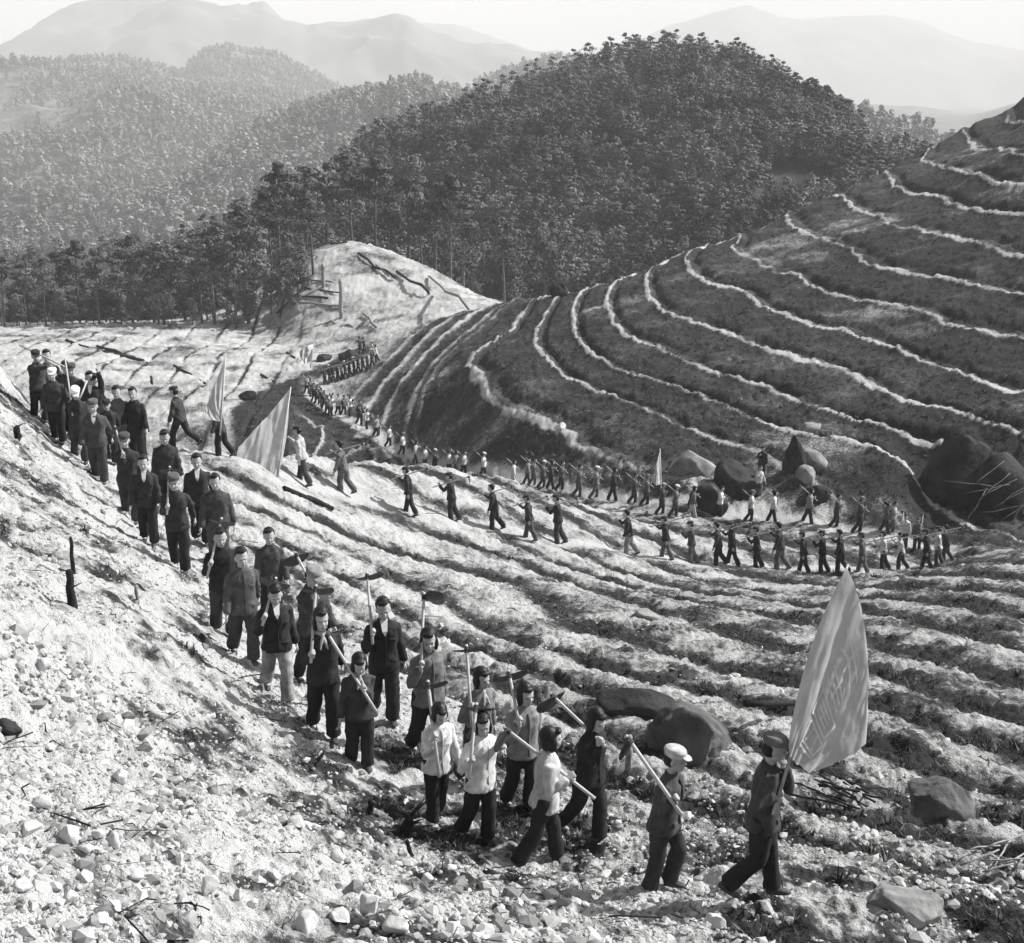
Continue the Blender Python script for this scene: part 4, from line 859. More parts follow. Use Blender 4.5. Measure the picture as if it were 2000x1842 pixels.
# ---- figures shared by the far ranks
far_poses = {
 'back_a': (dict(stride=0.45, lean=8, nod=8, arms=(('hang', 8), ('hold', (0.12, 0.46, 1.30), (0.6, -0.2, -1), (0, 1, 0.25)))), 'short'),
 'back_b': (dict(stride=0.3, lean=5, nod=4, arms=(('hold', (-0.12, 0.44, 1.30), (-0.6, -0.2, -1), (0, 1, 0.25)), ('hang', -8))), 'cap'),
 'back_c': (dict(stride=-0.5, lean=7, nod=6, arms=(('hang', -14), ('hold', (0.12, 0.45, 1.28), (0.6, -0.2, -1), (0, 1, 0.25)))), 'cap'),
 'front_a': (dict(stride=0.4, lean=4, nod=6, arms=(('hang', 12), ('hold', (0.14, 0.28, 1.18), (0.6, -0.2, -1), (0, -1, 0.8)))), 'short'),
 'front_b': (dict(stride=-0.5, lean=4, nod=6, arms=(('hold', (-0.14, 0.28, 1.18), (-0.6, -0.2, -1), (0, -1, 0.8)), ('hang', 12))), 'bob'),
 'front_c': (dict(stride=0.4, lean=3, nod=8, arms=(('hang', 5), ('hold', (0.12, 0.26, 1.22), (0.6, -0.2, -1), (0, -1, 0.8)))), 'cap'),
}
far_parts = {k: make_person(p, 0.019 if k.startswith('back') else 0.026, hr, 50 + i)[0] for i, (k, (p, hr)) in enumerate(far_poses.items())}
hm = {'back': (((0.13, 0.62, 1.20), (0.13, -0.62, 1.62))), 'front': (((0.13, 0.38, 1.05), (0.15, -0.42, 1.72)))}
far_hoe = {k: hoe_mesh(a, b, (0.2, -0.2, -1), 0.20, 0.18, True, 0.02, 6) for k, (a, b) in hm.items()}
ordw = [ordinal(k) for k in range(1, 45)]
def tone_word(j): return 'white' if j > 0.4 else 'grey' if j > 0.09 else 'dark'
def put_far(x, yf, yt, kind, cmp_, jg, tg, label, group, tool=True, cap=0.05, d0=30, d1=150, tl=None):
    p = ground_at(x, yf, d0, d1)
    if p is None: print('MISS', x, yf); return None
    h = height_for(p, yt); s = min(max(h / 1.68, 0.86), 1.12); rz = -R(cmp_)
    loc = Vector((p[0], p[1], ground_z(p[0], p[1]) - 0.06))
    GF.setdefault(group, []).append((x, yf, round(p[3], 1), round(h, 2)))
    o = spawn(far_parts[kind], loc, rz, s, label, group, jg, tg, cap)
    if tool:
        k = 'back' if kind.startswith('back') else 'front'
        q = link('hoe', None, loc=loc, rot=(0, 0, rz), scale=(s, s, s) if kind not in ('back_b', 'front_b') else (-s, s, s), label=tl or 'hoe on the shoulder of the ' + label, category='hoe', group='hoes of ' + group)
        link('handle', far_hoe[k][0], q); link('blade', far_hoe[k][1], q)
    return o
rank1 = [(672,963,858,.13,.10),(800,1003,908,.035,.04),(883,1015,920,.035,.03),(966,1033,945,.035,.03),(1034,1052,963,.05,.08),(1090,1060,963,.03,.05),(1228,1083,993,.03,.20),(1300,1090,1005,.03,.12),(1350,1100,1015,.06,.10),(1402,1103,1018,.05,.03),(1429,1103,1016,.03,.03),(1477,1108,1025,.03,.03),(1522,1112,1018,.045,.10),(1568,1117,1036,.03,.03),(1605,1117,1034,.025,.025),(1640,1118,1032,.035,.04),(1683,1117,1038,.12,.12),(1724,1112,1035,.5,.03),(1758,1112,1038,.42,.04),(1808,1110,1032,.025,.03),(1830,1104,1026,.5,.08),(1846,1096,1030,.03,.05)]
ks = ['back_a', 'back_b', 'back_c']
for i, (x, yf, yt, j, t) in enumerate(rank1):
    put_far(x, yf, yt, ks[(i * 2) % 3], 287 if x < 700 else 278 if x < 1500 else 290, j, t, '%s from the left in the nearer rank, %s jacket, back turned' % (ordw[i], tone_word(j)), 'walkers of the nearer rank', tl='hoe shouldered by the %s walker from the left in the nearer rank' % ordw[i])
put_far(592, 944, 828, 'back_c', 285, .40, .05, 'man in a pale jacket walking left beside the striped flag', 'walkers of the nearer rank', False)
rank2 = [(760,872,828,.6,.02),(786,888,845,.6,.02),(812,905,860,.6,.10),(830,915,873,.6,.10),(849,922,875,.03,.03),(877,925,882,.6,.03),(890,926,880,.2,.1),(906,928,882,.55,.03),(944,933,892,.6,.04),(1002,950,920,.55,.5),(1030,946,903,.2,.06),(1042,948,905,.12,.08),(1060,953,897,.10,.05),(1076,955,897,.05,.03),(1096,958,898,.09,.03),(1130,970,905,.10,.08),(1163,973,908,.16,.12),(1197,977,910,.03,.03),(1238,983,922,.07,.05),(1262,986,925,.10,.03),(1318,1009,955,.13,.05),(1352,1010,962,.10,.35),(1405,1010,962,.65,.03),(1465,1018,955,.6,.04),(1508,1020,955,.6,.03),(1578,1020,950,.22,.04),(1632,1030,962,.08,.04),(1677,1040,968,.07,.03),(1728,1040,985,.12,.05),(1742,1040,985,.4,.1)]
kf = ['front_a', 'front_b', 'front_c']
for i, (x, yf, yt, j, t) in enumerate(rank2):
    put_far(x, yf, yt, kf[(i * 2 + i // 5) % 3], 110 if x < 1000 else 100, j, t, '%s from the left in the farther rank, %s top' % (ordw[i], tone_word(j)), 'walkers of the farther rank', True, .15 if i % 4 else .6, 60 if x < 1150 else 50, tl='hoe shouldered by the %s walker from the left in the farther rank' % ordw[i])
put_far(1292, 1004, 947, 'front_c', 100, .06, .04, 'flag carrier of the farther rank in front of the boulders', 'walkers of the farther rank', False, .3, 48)
for i, (x, yf, yt, j, t) in enumerate([(1765,1068,1002,.55,.05),(1790,1075,1008,.10,.04)]):
    put_far(x, yf, yt, kf[i], 200, j, t, '%s walker at the turn where the two ranks meet, %s top' % (ordw[i], tone_word(j)), 'walkers at the turn', True, .1, 48, tl='hoe of the %s walker at the turn between the two ranks' % ordw[i])
spur = [(737,850,810,.1,.03),(717,838,797,.6,.02),(735,852,812,.35,.03),(703,830,780,.05,.03),(684,812,770,.6,.03),(672,810,772,.1,.03),(661,810,768,.55,.03),(648,810,770,.6,.03),(640,810,772,.15,.03),(634,800,765,.08,.03),(628,795,758,.06,.05),(620,790,752,.05,.03),(614,785,748,.05,.03),(607,775,738,.12,.03),(600,768,735,.3,.03)]
for i, (x, yf, yt, j, t) in enumerate(spur):
    put_far(x, yf, yt, kf[i % 3], 140, j, t, 'walker coming down the spur in a %s top, %s from the lower end' % (tone_word(j), ordw[i]), 'walkers coming down the spur', True, .6 if i % 3 == 0 else .05, 70, 140, 'hoe of the %s walker up from the lower end of the spur' % ordw[i])
spur2 = [(635,752,715,.04,.03),(644,748,712,.03,.03),(651,746,712,.03,.03),(660,744,712,.05,.04),(668,742,710,.4,.05),(675,740,708,.04,.03),(683,736,704,.03,.03),(692,732,700,.03,.03),(700,728,697,.04,.03),(709,724,695,.03,.03),(718,722,692,.10,.04),(727,716,688,.04,.03),(736,708,674,.6,.04),(728,700,672,.35,.05),(712,692,660,.03,.03),(704,690,662,.04,.03)]
for i, (x, yf, yt, j, t) in enumerate(spur2):
    put_far(x, yf, yt, ks[i % 3], 262, j, t, 'walker on top of the spur in a %s top, %s from its left end' % (tone_word(j), ordw[i]), 'walkers on top of the spur', i < 13, .6 if i % 2 else .05, 75, 150, 'hoe of the %s walker from the left on top of the spur' % ordw[i])
put_far(1487, 932, 868, 'front_c', 190, .035, .03, 'lone man standing on the boulders above the ranks', 'onlookers by the boulders', False, .05, 50)
put_far(1481, 968, 930, 'front_a', 150, .5, .2, 'pale clad figure crouched beside the flat boulder', 'onlookers by the boulders', False, .5, 50)
# ------------------------------------------------------------------ boulders, rubble, scrub
def ico(sub):
    bm = bmesh.new(); bmesh.ops.create_icosphere(bm, subdivisions=sub, radius=1); bm.verts.ensure_lookup_table()
    V = np.array([v.co[:] for v in bm.verts]); F = np.array([[v.index for v in f.verts] for f in bm.faces]); bm.free(); return V, F
def rock_shape(sub, seed, ang=0.5, sc=(1, 1, 1)):
    V, F = ico(sub); r = np.random.default_rng(seed)
    for i in range(14):                         # planed facets
        n = r.normal(size=3); n /= np.linalg.norm(n); dd = V @ n; lim = 0.45 + 0.4 * r.random(); V = V - np.outer(np.maximum(dd - lim, 0), n) * min(1.0, ang * 1.5)
    x, y, z = V.T; nz = fbm(x * 1.3 + z + seed, y - z * 0.8, 0.9, seed, 4); V = V * (1 + 0.20 * nz + 0.07 * fbm(x * 4 + z, y * 4 - z * 3, 0.9, seed + 4, 3))[:, None]
    return V * np.array(sc), F
m_rock = grey_mat('rock', 0.13, 0.34, 1.6, 0.95, 0.9, 0.03, 7); m_rockd = grey_mat('dark_rock', 0.012, 0.05, 1.2, 0.9, 0.9, 0.05, 5); m_branch = grey_mat('branch_wood', 0.05, 0.13, 9, 0.9, 0.5, 0.01, 40); m_rockm = grey_mat('mossy_rock', 0.04, 0.15, 1.8, 0.95, 0.9, 0.04, 9); m_rockp = grey_mat('pale_rock', 0.42, 0.62, 5, 0.95, 0.7, 0.01, 30)
m_char = grey_mat('charred_wood', 0.008, 0.03, 9, 0.9, 0.8, 0.01, 40); m_dead = grey_mat('dead_wood', 0.16, 0.36, 9, 0.9, 0.6, 0.01, 40)
def boulder(x0, x1, yt, yb, mat, label, seed, d=None, deep=0.8, ang=0.5, name='boulder', sink=0.5, sub=4):
    xc = (x0 + x1) / 2; p = ground_at(xc, yb - 0.06 * (yb - yt), 5, 180) if d is None else W(xc, yb, d) + (d,)
    dd = p[3]; wm = (x1 - x0) / FP * dd; hm_ = (yb - yt) / FP * dd * 1.0
    V, F = rock_shape(sub, seed, ang); V = V / np.abs(V).max(0)
    V = V * np.array([wm / 2, wm / 2 * deep, hm_ / 2 * (1 + sink)])
    Y_ = p[1] + wm / 2 * deep * 0.5; gz = ground_z(p[0], Y_) if d is None else p[2]
    return link(name, mesh_from(name, V, F, mat), loc=(p[0], Y_, p[2] + hm_ / 2 * (1 - sink) * 0.95), label=label, category='boulder' if name == 'boulder' else 'rock')
boulder(1775, 1935, 838, 1002, m_rockd, 'huge dark pointed boulder at the right edge above the turn', 11, ang=0.8)
boulder(1905, 2040, 890, 1010, m_rockd, 'dark boulder cut by the right edge behind bleached branches', 12, ang=0.6)
boulder(1310, 1405, 868, 930, m_rock, 'broad rounded boulder with dark left face above the farther rank', 13, ang=0.7)
boulder(1395, 1495, 905, 968, m_rockd, 'low wedge shaped dark boulder under the lone man', 14, ang=0.8)
boulder(1530, 1582, 845, 925, m_rockd, 'upright pointed dark boulder right of the lone man', 15, ang=0.55)
boulder(1562, 1625, 880, 918, m_rock, 'pale rounded boulder leaning on the upright one', 16, ang=0.5)
boulder(1345, 1430, 950, 1008, m_rockd, 'dark rounded boulder directly behind the white jackets of the farther rank', 17, ang=0.5)
boulder(1555, 1600, 912, 940, m_rock, 'small pale boulder below the upright pointed one', 18)
boulder(1560, 1605, 828, 846, m_rock, 'small pale boulder on the terrace above the upright one', 19)
boulder(1570, 1625, 950, 985, m_rockd, 'small dark boulder behind the farther rank, right of centre', 20)
boulder(1085, 1108, 826, 842, m_rockp, 'small white stone on the edge of the lowest terrace', 21)
boulder(1072, 1112, 552, 578, m_rockd, 'small dark mound on the saddle where the crest path begins', 22)
boulder(465, 507, 764, 782, m_rockd, 'long dark boulder between the grey flag and the striped flag', 23, deep=0.5)
boulder(615, 648, 688, 706, m_rockd, 'dark boulder beside the small white flag', 24)
boulder(660, 705, 684, 708, m_rockd, 'long dark outcrop above the walkers on the spur', 25)
boulder(1265, 1475, 1392, 1480, m_rockm, 'large mossy boulder behind the pale capped man', 26, ang=0.8, sink=0.9, sub=5)
boulder(1165, 1330, 1362, 1400, m_rockd, 'long flat dark outcrop left of the mossy boulder', 27, ang=0.5)
boulder(1750, 1912, 1512, 1600, m_rockm, 'half buried dark boulder at the lower right', 28, ang=0.7, sink=0.9, sub=5)
boulder(1700, 1850, 1738, 1800, m_rock, 'rounded half buried slab near the bottom right corner', 29, ang=0.6, sink=0.9, sub=5)
boulder(1235, 1290, 1188, 1212, m_rock, 'pale low mound stone among the furrows', 30, ang=0.6)
boulder(-20, 42, 1402, 1440, m_rockd, 'dark angular rock at the left edge above the lower slope', 31, name='rock', ang=0.9)
fr_rocks = [(108,158,1605,1650),(175,205,1618,1640),(205,240,1626,1655),(383,428,1712,1748),(340,362,1660,1690),(565,628,1780,1826),(640,690,1778,1802),(700,745,1745,1785),(150,190,1650,1668),(60,110,1555,1580),(30,80,1610,1630),
            (455,478,1735,1760),(250,280,1700,1722),(745,800,1790,1825),(80,108,1450,1470),(65,100,1288,1312),(120,152,1740,1765),(560,600,1600,1618),(640,672,1660,1682),(880,925,1600,1622),(1165,1195,1700,1722),(1375,1420,1790,1815),(300,335,1545,1560),(215,250,1505,1530),
            (480,505,1755,1775),(520,550,1700,1718),(820,850,1710,1728),(960,990,1770,1790),(1060,1095,1740,1758),(25,60,1720,1745),(180,215,1785,1810)]
places = ['lower left slope', 'bottom edge', 'slope below the column']
for i, (x0, x1, yt, yb) in enumerate(fr_rocks):
    xm = (x0 + x1) / 2; row_ = 'bottom edge' if yb > 1740 else 'lower slope' if yb > 1600 else 'middle slope'
    o = boulder(x0, x1, yt, yb, m_rockp, '%s %s rock lying on the %s, %s from the left of its kind' % (['pale', 'white', 'chalky'][i % 3], ['angular', 'blocky', 'rounded', 'flat'][i % 4], row_, ordw[sorted(fr_rocks).index((x0, x1, yt, yb)) % 30]), 100 + i, name='rock', ang=0.9, deep=0.9, sub=3, sink=0.3)
    o['group'] = 'loose rocks on the near slope'
def scatter(n, r0, r1, seed, az=25):
    r = np.random.default_rng(seed); a = R(-az) + R(2 * az) * r.random(n); rr = np.exp(math.log(r0) + (math.log(r1) - math.log(r0)) * r.random(n)); return rr * np.sin(a), rr * np.cos(a), rr, r
def instance(name, templ, X, Y, Z, S, r, mat, squash=(1, 1), tone=None, label='', category='', tilt=0.5):
    V = []; F = []; T = []; o = 0; n = len(X); w_ = r.integers(0, len(templ), n)
    for w, (tv, tf) in enumerate(templ):
        m_ = np.nonzero(w_ == w)[0]; m = len(m_)
        if not m: continue
        a = r.random(m) * 6.283; b = (r.random(m) - 0.5) * tilt; ca, sa, cb, sb = np.cos(a), np.sin(a), np.cos(b), np.sin(b)
        x = tv[None, :, 0] + 0 * a[:, None]; y = tv[None, :, 1] + 0 * x; z = tv[None, :, 2] * (squash[0] + (squash[1] - squash[0]) * r.random(m))[:, None]
        y, z = y * cb[:, None] - z * sb[:, None], y * sb[:, None] + z * cb[:, None]; x, y = x * ca[:, None] - y * sa[:, None], x * sa[:, None] + y * ca[:, None]
        s = S[m_][:, None]; V.append(np.stack([x * s + X[m_][:, None], y * s + Y[m_][:, None], z * s + Z[m_][:, None]], -1).reshape(-1, 3))
        F.append((tf[None] + (np.arange(m) * len(tv))[:, None, None] + o).reshape(-1, tf.shape[1])); o += m * len(tv)
        if tone is not None: T.append(np.repeat(tone[m_], len(tv)))
    me = mesh_from(name, np.concatenate(V), np.concatenate(F), mat, False, {'tone': np.concatenate(T)} if tone is not None else None)
    return link(name, me, kind='stuff', label=label, category=category)
def tone_mat(name, c0, c1):
    m, nt, b = new_mat(name, 0.95); at = nt.nodes.new('ShaderNodeAttribute'); at.attribute_name = 'tone'
    n = noise(nt, 14, 3); s = math_n(nt, 'ADD', at.outputs['Fac'], math_n(nt, 'MULTIPLY', math_n(nt, 'SUBTRACT', n, 0.5), 0.5))
    nt.links.new(ramp(nt, s, [(0.0, c0), (1.0, c1)]), b.inputs['Base Color']); return m
X, Y, rr, r = scatter(62000, 4.2, 30, 5)
z, B = detail(X, Y); nn_ = samp(GN, *polar(X, Y)); keep = (r.random(len(X)) < 0.12 + 0.88 * np.maximum(smooth(3.0, 4.0, nn_), smooth(11, 9, rr))) & (B > 0.12) & (fbm(X, Y, 1.4, 201, 2) + 0.45 * r.random(len(X)) + 0.15 * smooth(18, 10, rr) > -0.02); X, Y, rr, z, B = X[keep], Y[keep], rr[keep], z[keep], B[keep]
S = 0.012 + 0.030 * r.random(len(X)) ** 2.5 + 0.08 * r.random(len(X)) ** 14 + rr * 0.0006; S = S * (0.8 + 0.5 * smooth(0.2, 0.5, fbm(X, Y, 2.4, 202, 2)))
instance('rubble', [(lambda q: (q[0], q[1]))(rock_shape(1, 300 + i, 0.9)) for i in range(8)], X, Y, z - S * 0.05, S, r, tone_mat('rubble', 0.16, 0.50), (0.55, 0.95), r.random(len(X)), 'loose pale clods and stones strewn over the near slope', 'rubble')
# dry scrub and grass tufts
def tuft(r, nb=12):
    V = []; F = []
    for i in range(nb):
        a = r.random() * 6.283; q = 0.5 * r.random(); x, y = math.cos(a) * q, math.sin(a) * q; l = 0.15 + 0.5 * r.random(); dx, dy = math.cos(a + r.normal() * 0.9) * 0.8 * r.random(), math.sin(a + r.normal() * 0.9) * 0.8 * r.random(); w = 0.05 + 0.07 * r.random(); b = r.random() * 6.28
        k = len(V); V += [(x - w * math.cos(b), y - w * math.sin(b), -0.1), (x + w * math.cos(b), y + w * math.sin(b), -0.1), (x + dx, y + dy, l)]; F.append([k, k + 1, k + 2])
    return np.array(V), np.array(F)
X, Y, rr, r = scatter(90000, 6, 145, 9, 24)
z, B = detail(X, Y); keep = (B < 0.36 - 0.25 * r.random(len(X)) - 0.30 * smooth(15, 11, rr)); nn_ = samp(GN, *polar(X, Y)); keep &= (r.random(len(X)) < 0.45) | (rr > 58) | (nn_ > 4)
X, Y, rr, z = X[keep], Y[keep], rr[keep], z[keep]
S = (0.07 + 0.13 * r.random(len(X)) ** 2) * (1 + 0.9 * smooth(10, 70, rr))
instance('scrub', [tuft(r) for _ in range(8)], X, Y, z, S, r, tone_mat('scrub', 0.03, 0.17), (0.6, 1.1), r.random(len(X)), 'dark dry scrub and grass growing on the banks between terraces', 'scrub')
# twigs and roots
X, Y, rr, r = scatter(900, 5, 40, 19); z = ground_z(X, Y)
tw = []
for i in range(6):
    P = np.cumsum(np.vstack([[0, 0, 0.02], np.random.default_rng(i).normal(size=(4, 3)) * [0.25, 0.12, 0.04] + [0.3, 0, 0]]), 0); v, f = tube(P - P.mean(0), [0.02, 0.018, 0.014, 0.01, 0.005], 4); tw.append((v, np.array(f)))
instance('twigs', tw, X, Y, z + 0.02, 0.12 + 0.30 * r.random(len(X)) ** 2, r, m_char, (1, 1), None, 'thin dark twigs and roots lying in the soil', 'twigs')

# ------------------------------------------------------------------ stumps, stakes, logs
def stick(pts_px, rad, mat, label, name='log', cat_='log', d=None, lift=0.05, k=8, group=None, seed=0, ground=True):
    r = np.random.default_rng(seed); Wp = []
    for q in pts_px:
        if len(q) == 3: Wp.append(A3(W(*q)))
        else:
            p = ground_at(q[0], q[1], 5, 230) or ground_at(q[0], q[1] + 12, 5, 230) or ground_at(q[0], q[1] + 30, 5, 300); Wp.append(A3(p[:3]) + [0, 0, lift])
    Wp = np.array(Wp); n = 2 + 3 * (len(Wp) - 1); t = np.linspace(0, len(Wp) - 1, n); P = np.stack([np.interp(t, range(len(Wp)), Wp[:, i]) for i in range(3)], -1)
    P[1:-1] += r.normal(size=(n - 2, 3)) * np.linalg.norm(P[-1] - P[0]) * 0.012; rd = np.interp(t, range(len(Wp)), rad) if hasattr(rad, '__len__') else rad * (1 + 0.12 * r.normal(size=n))
    o = link(name, pydata(name, *tube(P - P[0], rd, k), mat), loc=tuple(P[0]), label=label, category=cat_)
    if group: o['group'] = group
    return o
def upright(x, yb, yt, wpx, mat, label, name, cat_, lean=0, top=None, spikes=0, seed=0):
    p = ground_at(x, yb, 5, 180); h = height_for(p, yt); w = wpx / FP * p[3] / 2; r = np.random.default_rng(seed)
    ts = np.array([-0.12, 0.0, 0.25, 0.5, 0.75, 0.93, 1.0]); P = np.stack([lean * h * ts + r.normal(size=7) * w * 0.15, r.normal(size=7) * w * 0.15, h * ts], -1); rd = w * np.interp(ts, [0, 1], [1.1, top if top is not None else 0.85]) * (1 + 0.1 * r.normal(size=7)); rd[-1] *= 0.6
    parts = [tube(P, rd, 9)]
    for i in range(spikes):
        a = r.random() * 6.28; c = P[r.integers(2, 6)]; parts.append(tube([c, c + np.array([math.cos(a), math.sin(a), 0.5]) * w * (2.0 + 2 * r.random())], [w * 0.3, w * 0.05], 5))
    return link(name, pydata(name, *merge(parts), mat, True), loc=(p[0], p[1], p[2]), label=label, category=cat_)
upright(141, 1186, 1112, 17, m_char, 'charred thick lower trunk standing alone on the left slope', 'stump', 'stump', seed=1, spikes=3)
upright(144, 1120, 1048, 8, m_char, 'thin charred pole standing just behind the charred trunk', 'stake', 'stake', seed=2)
upright(35, 860, 832, 14, m_char, 'small charred stump at the upper left slope', 'stump', 'stump', seed=3, spikes=1)
upright(268, 1176, 1143, 8, m_dead, 'short grey stump below the flat cap man', 'stump', 'stump', seed=4, spikes=1)
upright(724, 1588, 1562, 13, m_char, 'small dark stump right of the long shadow below the column', 'stump', 'stump', seed=5)
upright(798, 1628, 1592, 26, m_char, 'torn dark stump with splintered top below the white blouses', 'stump', 'stump', seed=6, spikes=6, top=0.5)
upright(803, 1672, 1640, 10, m_char, 'dark root end poking out under the torn stump', 'root', 'root', seed=7, lean=-0.2, spikes=2)
upright(1229, 1500, 1436, 13, m_dead, 'grey square stake behind the pale capped man', 'stake', 'stake', seed=8)
upright(667, 620, 545, 8, m_dead, 'bare dead trunk standing on the felled mound', 'dead_trunk', 'tree trunk', seed=9)
upright(632, 560, 515, 8, m_dead, 'broken dead trunk at the top left of the felled mound', 'dead_trunk', 'tree trunk', seed=10, spikes=2)
upright(296, 750, 734, 5, m_char, 'thin black stub left of the man in a black jersey', 'stake', 'stake', seed=12)
stick([(1452, 1420), (1592, 1416)], [0.055, 0.03], m_char, 'charred log lying behind the flag bearer', seed=3, lift=0.35)
stick([(540, 640), (640, 632), (690, 640)], 0.11, m_dead, 'bleached log step at the foot of the felled mound', seed=4)
logs = [((585, 598), (668, 602)), ((590, 566), (662, 577)), ((600, 550), (650, 556)), ((700, 500), (742, 522), (772, 548)), ((838, 545), (875, 578), (915, 610)), ((775, 536), (808, 562), (838, 578)), ((515, 600), (550, 570), (590, 545)), ((645, 452), (678, 478)), ((735, 522), (760, 545)), ((540, 618), (600, 560)), ((710, 618), (735, 645)), ((560, 585), (640, 588))]
for i, l in enumerate(logs):
    o = stick([l[0], l[-1]], 0.13 if i not in (1, 2) else 0.09, m_dead if i % 2 == 0 else m_char, '%s log on the felled mound, %s counted from the left' % (['bleached', 'dark'][i % 2], ordw[sorted(logs).index(l)]), seed=20 + i, lift=0.28, k=6, group='felled logs on the mound')
for i, (a, b) in enumerate([((130, 666), (280, 706)), ((190, 678), (262, 700)), ((560, 690), (575, 700)), ((555, 958), (640, 992)), ((600, 975), (650, 998)), ((340, 715), (400, 750)), ((510, 733), (535, 747))]):
    stick([a, b], 0.16 if i < 2 else 0.06 if 2 < i < 5 else 0.1, m_char, ['long dark log behind the rear group', 'second dark log crossing beside the long one', 'short dark log left of the white flag', 'charred pole on the ground beside the striped flag', 'shorter charred pole lying under the first', 'dark curved log above the striding man', 'short dark stick on the planted slope'][i], seed=40 + i, lift=0.06, k=7)
rb = np.random.default_rng(77)
for i in range(14):                       # brush piles
    x, y = 1640 + rb.normal() * 35, 1560 + rb.normal() * 14; a = R(25 + rb.normal() * 14); L = 38 + 25 * rb.random()
    stick([(x - L * math.cos(a), y - L * math.sin(a) * 0.8), (x + L * math.cos(a), y + L * math.sin(a) * 0.8)], 0.012, m_char, 'thin dark branch in the brush pile under the big flag', name='branch', cat_='branch', seed=60 + i, lift=0.05 + 0.1 * rb.random(), k=5, group='branches of the brush pile under the flag')
for i in range(11):
    x, y = 1965 + rb.normal() * 28, 960 + rb.normal() * 24; a = R(-32 + rb.normal() * 24); L = 35 + 20 * rb.random(); dd = 56.5
    stick([(x - L * math.cos(a), y - L * math.sin(a), dd), (x + L * math.cos(a), y + L * math.sin(a), dd + 1.0)], 0.02, m_branch, 'bleached bare branch piled against the dark boulder at the right edge', name='branch', cat_='branch', seed=80 + i, k=5, group='bleached branches at the right edge')
for i in range(8):
    x, y = 1960 + rb.normal() * 30, 1690 + rb.normal() * 20; a = R(-30 + rb.normal() * 20); L = 30 + 20 * rb.random()
    stick([(x - L * math.cos(a), y - L * math.sin(a) * 0.6), (x + L * math.cos(a), y + L * math.sin(a) * 0.6)], 0.010, m_dead, 'thin dry branch at the lower right edge', name='branch', cat_='branch', seed=95 + i, lift=0.10, k=5, group='dry branches at the lower right edge')

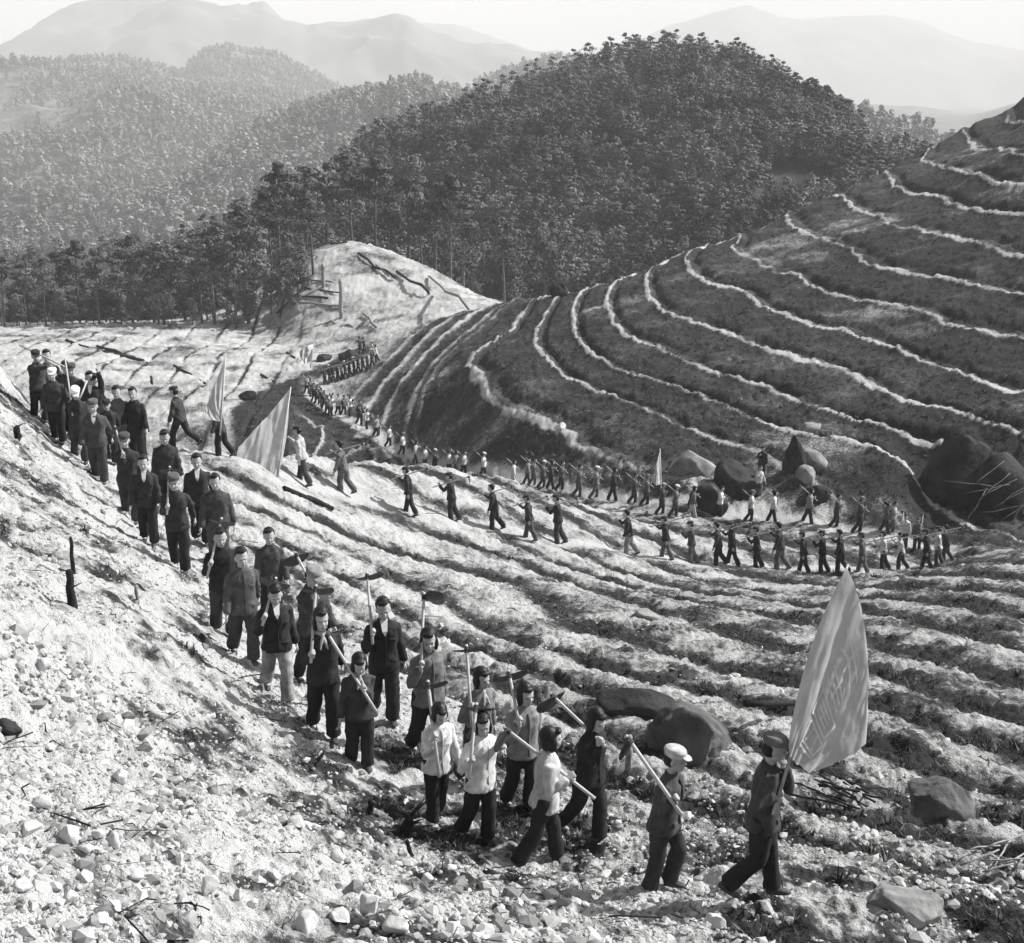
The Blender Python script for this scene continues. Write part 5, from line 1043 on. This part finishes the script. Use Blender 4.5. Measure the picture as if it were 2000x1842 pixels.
# ------------------------------------------------------------------ flags
def flag_mat(name, c0, c1, trans=0.35):
    m = bpy.data.materials.new(name); m.use_nodes = True; nt = m.node_tree; nt.nodes.clear(); o = nt.nodes.new('ShaderNodeOutputMaterial'); d = nt.nodes.new('ShaderNodeBsdfDiffuse'); t = nt.nodes.new('ShaderNodeBsdfTranslucent'); mx = nt.nodes.new('ShaderNodeMixShader'); mx.inputs[0].default_value = trans
    c = ramp(nt, noise(nt, 5, 6), [(0.3, c0), (0.7, c1)]); nt.links.new(c, d.inputs[0]); nt.links.new(c, t.inputs[0]); nt.links.new(d.outputs[0], mx.inputs[1]); nt.links.new(t.outputs[0], mx.inputs[2]); nt.links.new(mx.outputs[0], o.inputs[0]); return m
def flag(hb, ht, ft, fb, hm2, tm, fm, bm2, pole, wave, mat, label, seed, prad=0.016, letters=None, lm=None, n=56, waves=3.0):
    """cloth between hoist bottom, hoist top, fly top and fly bottom, each edge bowed through a middle point; all (x, y, depth)"""
    P = {k: A3(W(*v)) for k, v in dict(hb=hb, ht=ht, ft=ft, fb=fb, hm=hm2, tm=tm, fm=fm, bm=bm2).items()}
    def q(a, m, b, t): t = np.asarray(t)[..., None]; c = 2 * m - 0.5 * (a + b); return a * (1 - t) ** 2 + 2 * c * t * (1 - t) + b * t * t
    def surf(s, t):              # s along the hoist, t out to the fly
        s = np.asarray(s, float); t = np.asarray(t, float)
        L, Rr, Bo, To = q(P['hb'], P['hm'], P['ht'], s), q(P['fb'], P['fm'], P['ft'], s), q(P['hb'], P['bm'], P['fb'], t), q(P['ht'], P['tm'], P['ft'], t); S = s[..., None]; T = t[..., None]
        C_ = L * (1 - T) + Rr * T + Bo * (1 - S) + To * S - (P['hb'] * (1 - S) * (1 - T) + P['ht'] * S * (1 - T) + P['fb'] * (1 - S) * T + P['ft'] * S * T)
        w = wave * (2.2 * fbm(t * 3.6 + 1.3 * s + seed, s * 0.9 + seed, 1.0, seed, 3, 0.5) + 0.5 * np.sin(5 * t + 2 * s + seed)) * np.minimum(1, t * 3)
        w = w + wave * 0.35 * fbm(s * 5 + seed, t * 7, 1.0, seed, 3)
        return C_ + w[..., None] * np.array([-0.25, -0.95, 0.1])
    s = np.linspace(0, 1, n); Sg, Tg = np.meshgrid(s, s, indexing='ij'); V = surf(Sg, Tg); o_ = P['ht']
    idx = np.arange(n * n).reshape(n, n); F = np.stack([idx[:-1, :-1], idx[1:, :-1], idx[1:, 1:], idx[:-1, 1:]], -1).reshape(-1, 4)
    du = np.gradient(V, axis=0); dv = np.gradient(V, axis=1); N = np.cross(du, dv); N /= np.linalg.norm(N, axis=-1)[..., None] + 1e-9; V2 = V + N * 0.004; F2 = np.concatenate([F, F[:, ::-1] + n * n])
    rt = link('flag', None, loc=tuple(o_), label=label, category='flag')
    link('cloth', mesh_from('cloth', np.concatenate([V.reshape(-1, 3), V2.reshape(-1, 3)]) - o_, F2, mat), rt)
    a, b = A3(W(*pole[0])), A3(W(*pole[1])); link('pole', pydata('pole', *tube(np.array([a, a * 0.5 + b * 0.5, b]) - o_, [prad, prad * 0.9, prad * 0.7], 8), m_wood), rt)
    if letters:
        LV = []; LF = []; k = 0
        for (s0, t0, s1, t1, w) in letters:
            m = 7; u = np.linspace(0, 1, m); ss = s0 + (s1 - s0) * u; tt = t0 + (t1 - t0) * u; ln = math.hypot(s1 - s0, t1 - t0); ns, nt_ = -(t1 - t0) / ln * w, (s1 - s0) / ln * w
            for sg in (-1, 1):
                A_ = surf(ss + ns, tt + nt_); B_ = surf(ss - ns, tt - nt_); nn = np.cross(A_ - B_, np.gradient(A_, axis=0)); nn /= np.linalg.norm(nn, axis=1)[:, None] + 1e-9
                LV += list(A_ + nn * 0.008 * sg) + list(B_ + nn * 0.008 * sg); LF += [[k + i, k + i + 1, k + m + i + 1, k + m + i] for i in range(m - 1)]; k += 2 * m
        link('lettering', pydata('lettering', np.array(LV) - o_, LF, lm), rt)
    return rt
m_flag = flag_mat('flag_cloth', 0.66, 0.78, 0.6); m_flagd = flag_mat('flag_cloth_grey', 0.62, 0.8, 0.6); m_flagw = flag_mat('flag_cloth_white', 0.7, 0.8); m_let = flag_mat('flag_paint', 0.90, 0.93, 0.35)
fbp = ground_at(1480, 1748, 8, 60); fd_ = fbp[3] - 1.15 * SP - 0.12
glyphs = [  # strokes in a unit cell: (x0, y0, x1, y1)
 [(0,0,1,0),(1,0,1,1),(1,1,0,1),(0,1,0,0),(.36,1,.30,.42),(.66,1,.70,.42),(.30,.42,.15,.3),(.70,.42,.85,.34),(0,.2,1,.2)],
 [(0,0,1,0),(0,0,0,.95),(1,0,1,.95),(0,.95,1,.95),(.2,.72,.8,.72),(.2,.48,.8,.48),(.2,.25,.8,.25),(.5,.72,.5,.25),(.7,.4,.78,.3)],
 [(.1,.1,.9,.1),(.5,0,.5,1),(.15,.4,.85,.4),(.2,.7,.9,.7),(.2,.7,.1,.5),(.3,1,.2,.8)],
 [(0,.9,1,.9),(.5,1,.5,0),(.5,.6,.1,.2),(.5,.6,.9,.2),(.2,.45,.8,.45)]]
L_ = []
for gi, (s0, t0) in enumerate([(0.10, 0.40), (0.30, 0.36), (0.50, 0.33), (0.68, 0.30)]):
    for x0, y0, x1, y1 in glyphs[gi]: L_.append((s0 + 0.16 * y0, t0 + 0.34 * (1 - x0), s0 + 0.16 * y1, t0 + 0.34 * (1 - x1), 0.009))
flag((1541,1442,fd_),(1654,1108,fd_+.25),(1690,1446,fd_-.1),(1590,1514,fd_-.2),(1585,1262,fd_+.12),(1692,1250,fd_+.1),(1655,1480,fd_-.1),(1552,1490,fd_-.1),((1510,1592,fd_-.02),(1656,1102,fd_+.255)),0.07,m_flag,'large grey flag with pale characters carried at the head of the column',1,letters=L_,lm=m_let)
flag((543,925,35.5),(566,760,36),(470,872,35.5),(478,942,35.2),(560,850,35.8),(515,818,35.6),(466,905,35.4),(515,938,35.3),((540,948,35.4),(568,756,36)),0.10,m_flagd,'striped looking grey flag hanging in folds right of the rear group',2,prad=0.025)
flag((432,818,33.5),(441,698,34),(402,800,33.6),(428,822,33.4),(437,760,33.8),(415,760,33.8),(412,815,33.5),(430,822,33.4),((430,850,33.3),(441,692,34)),0.07,m_flagd,'narrow smoke grey flag above the rear group',3,prad=0.02)
put_far(434, 890, 792, 'back_a', 280, .05, .02, 'man carrying the smoke grey flag, his head behind it', 'walkers of the nearer rank', False, .05, 28, 60)
flag((608,704,104),(613,672,104.5),(585,686,104),(592,710,103.8),(611,690,104.2),(600,676,104.2),(587,700,104),(600,708,104),((606,718,103.9),(614,670,104.5)),0.25,m_flagw,'small bright white flag beside the walkers on the spur',4,prad=0.04,n=24)
flag((1291,945,60),(1289,880,60.3),(1273,940,60),(1280,948,59.8),(1290,912,60.2),(1281,912,60.1),(1276,945,59.9),(1285,947,59.9),((1292,985,59.9),(1289,876,60.3)),0.12,m_flagd,'narrow upright flag in front of the round boulder',5,prad=0.03,n=24)
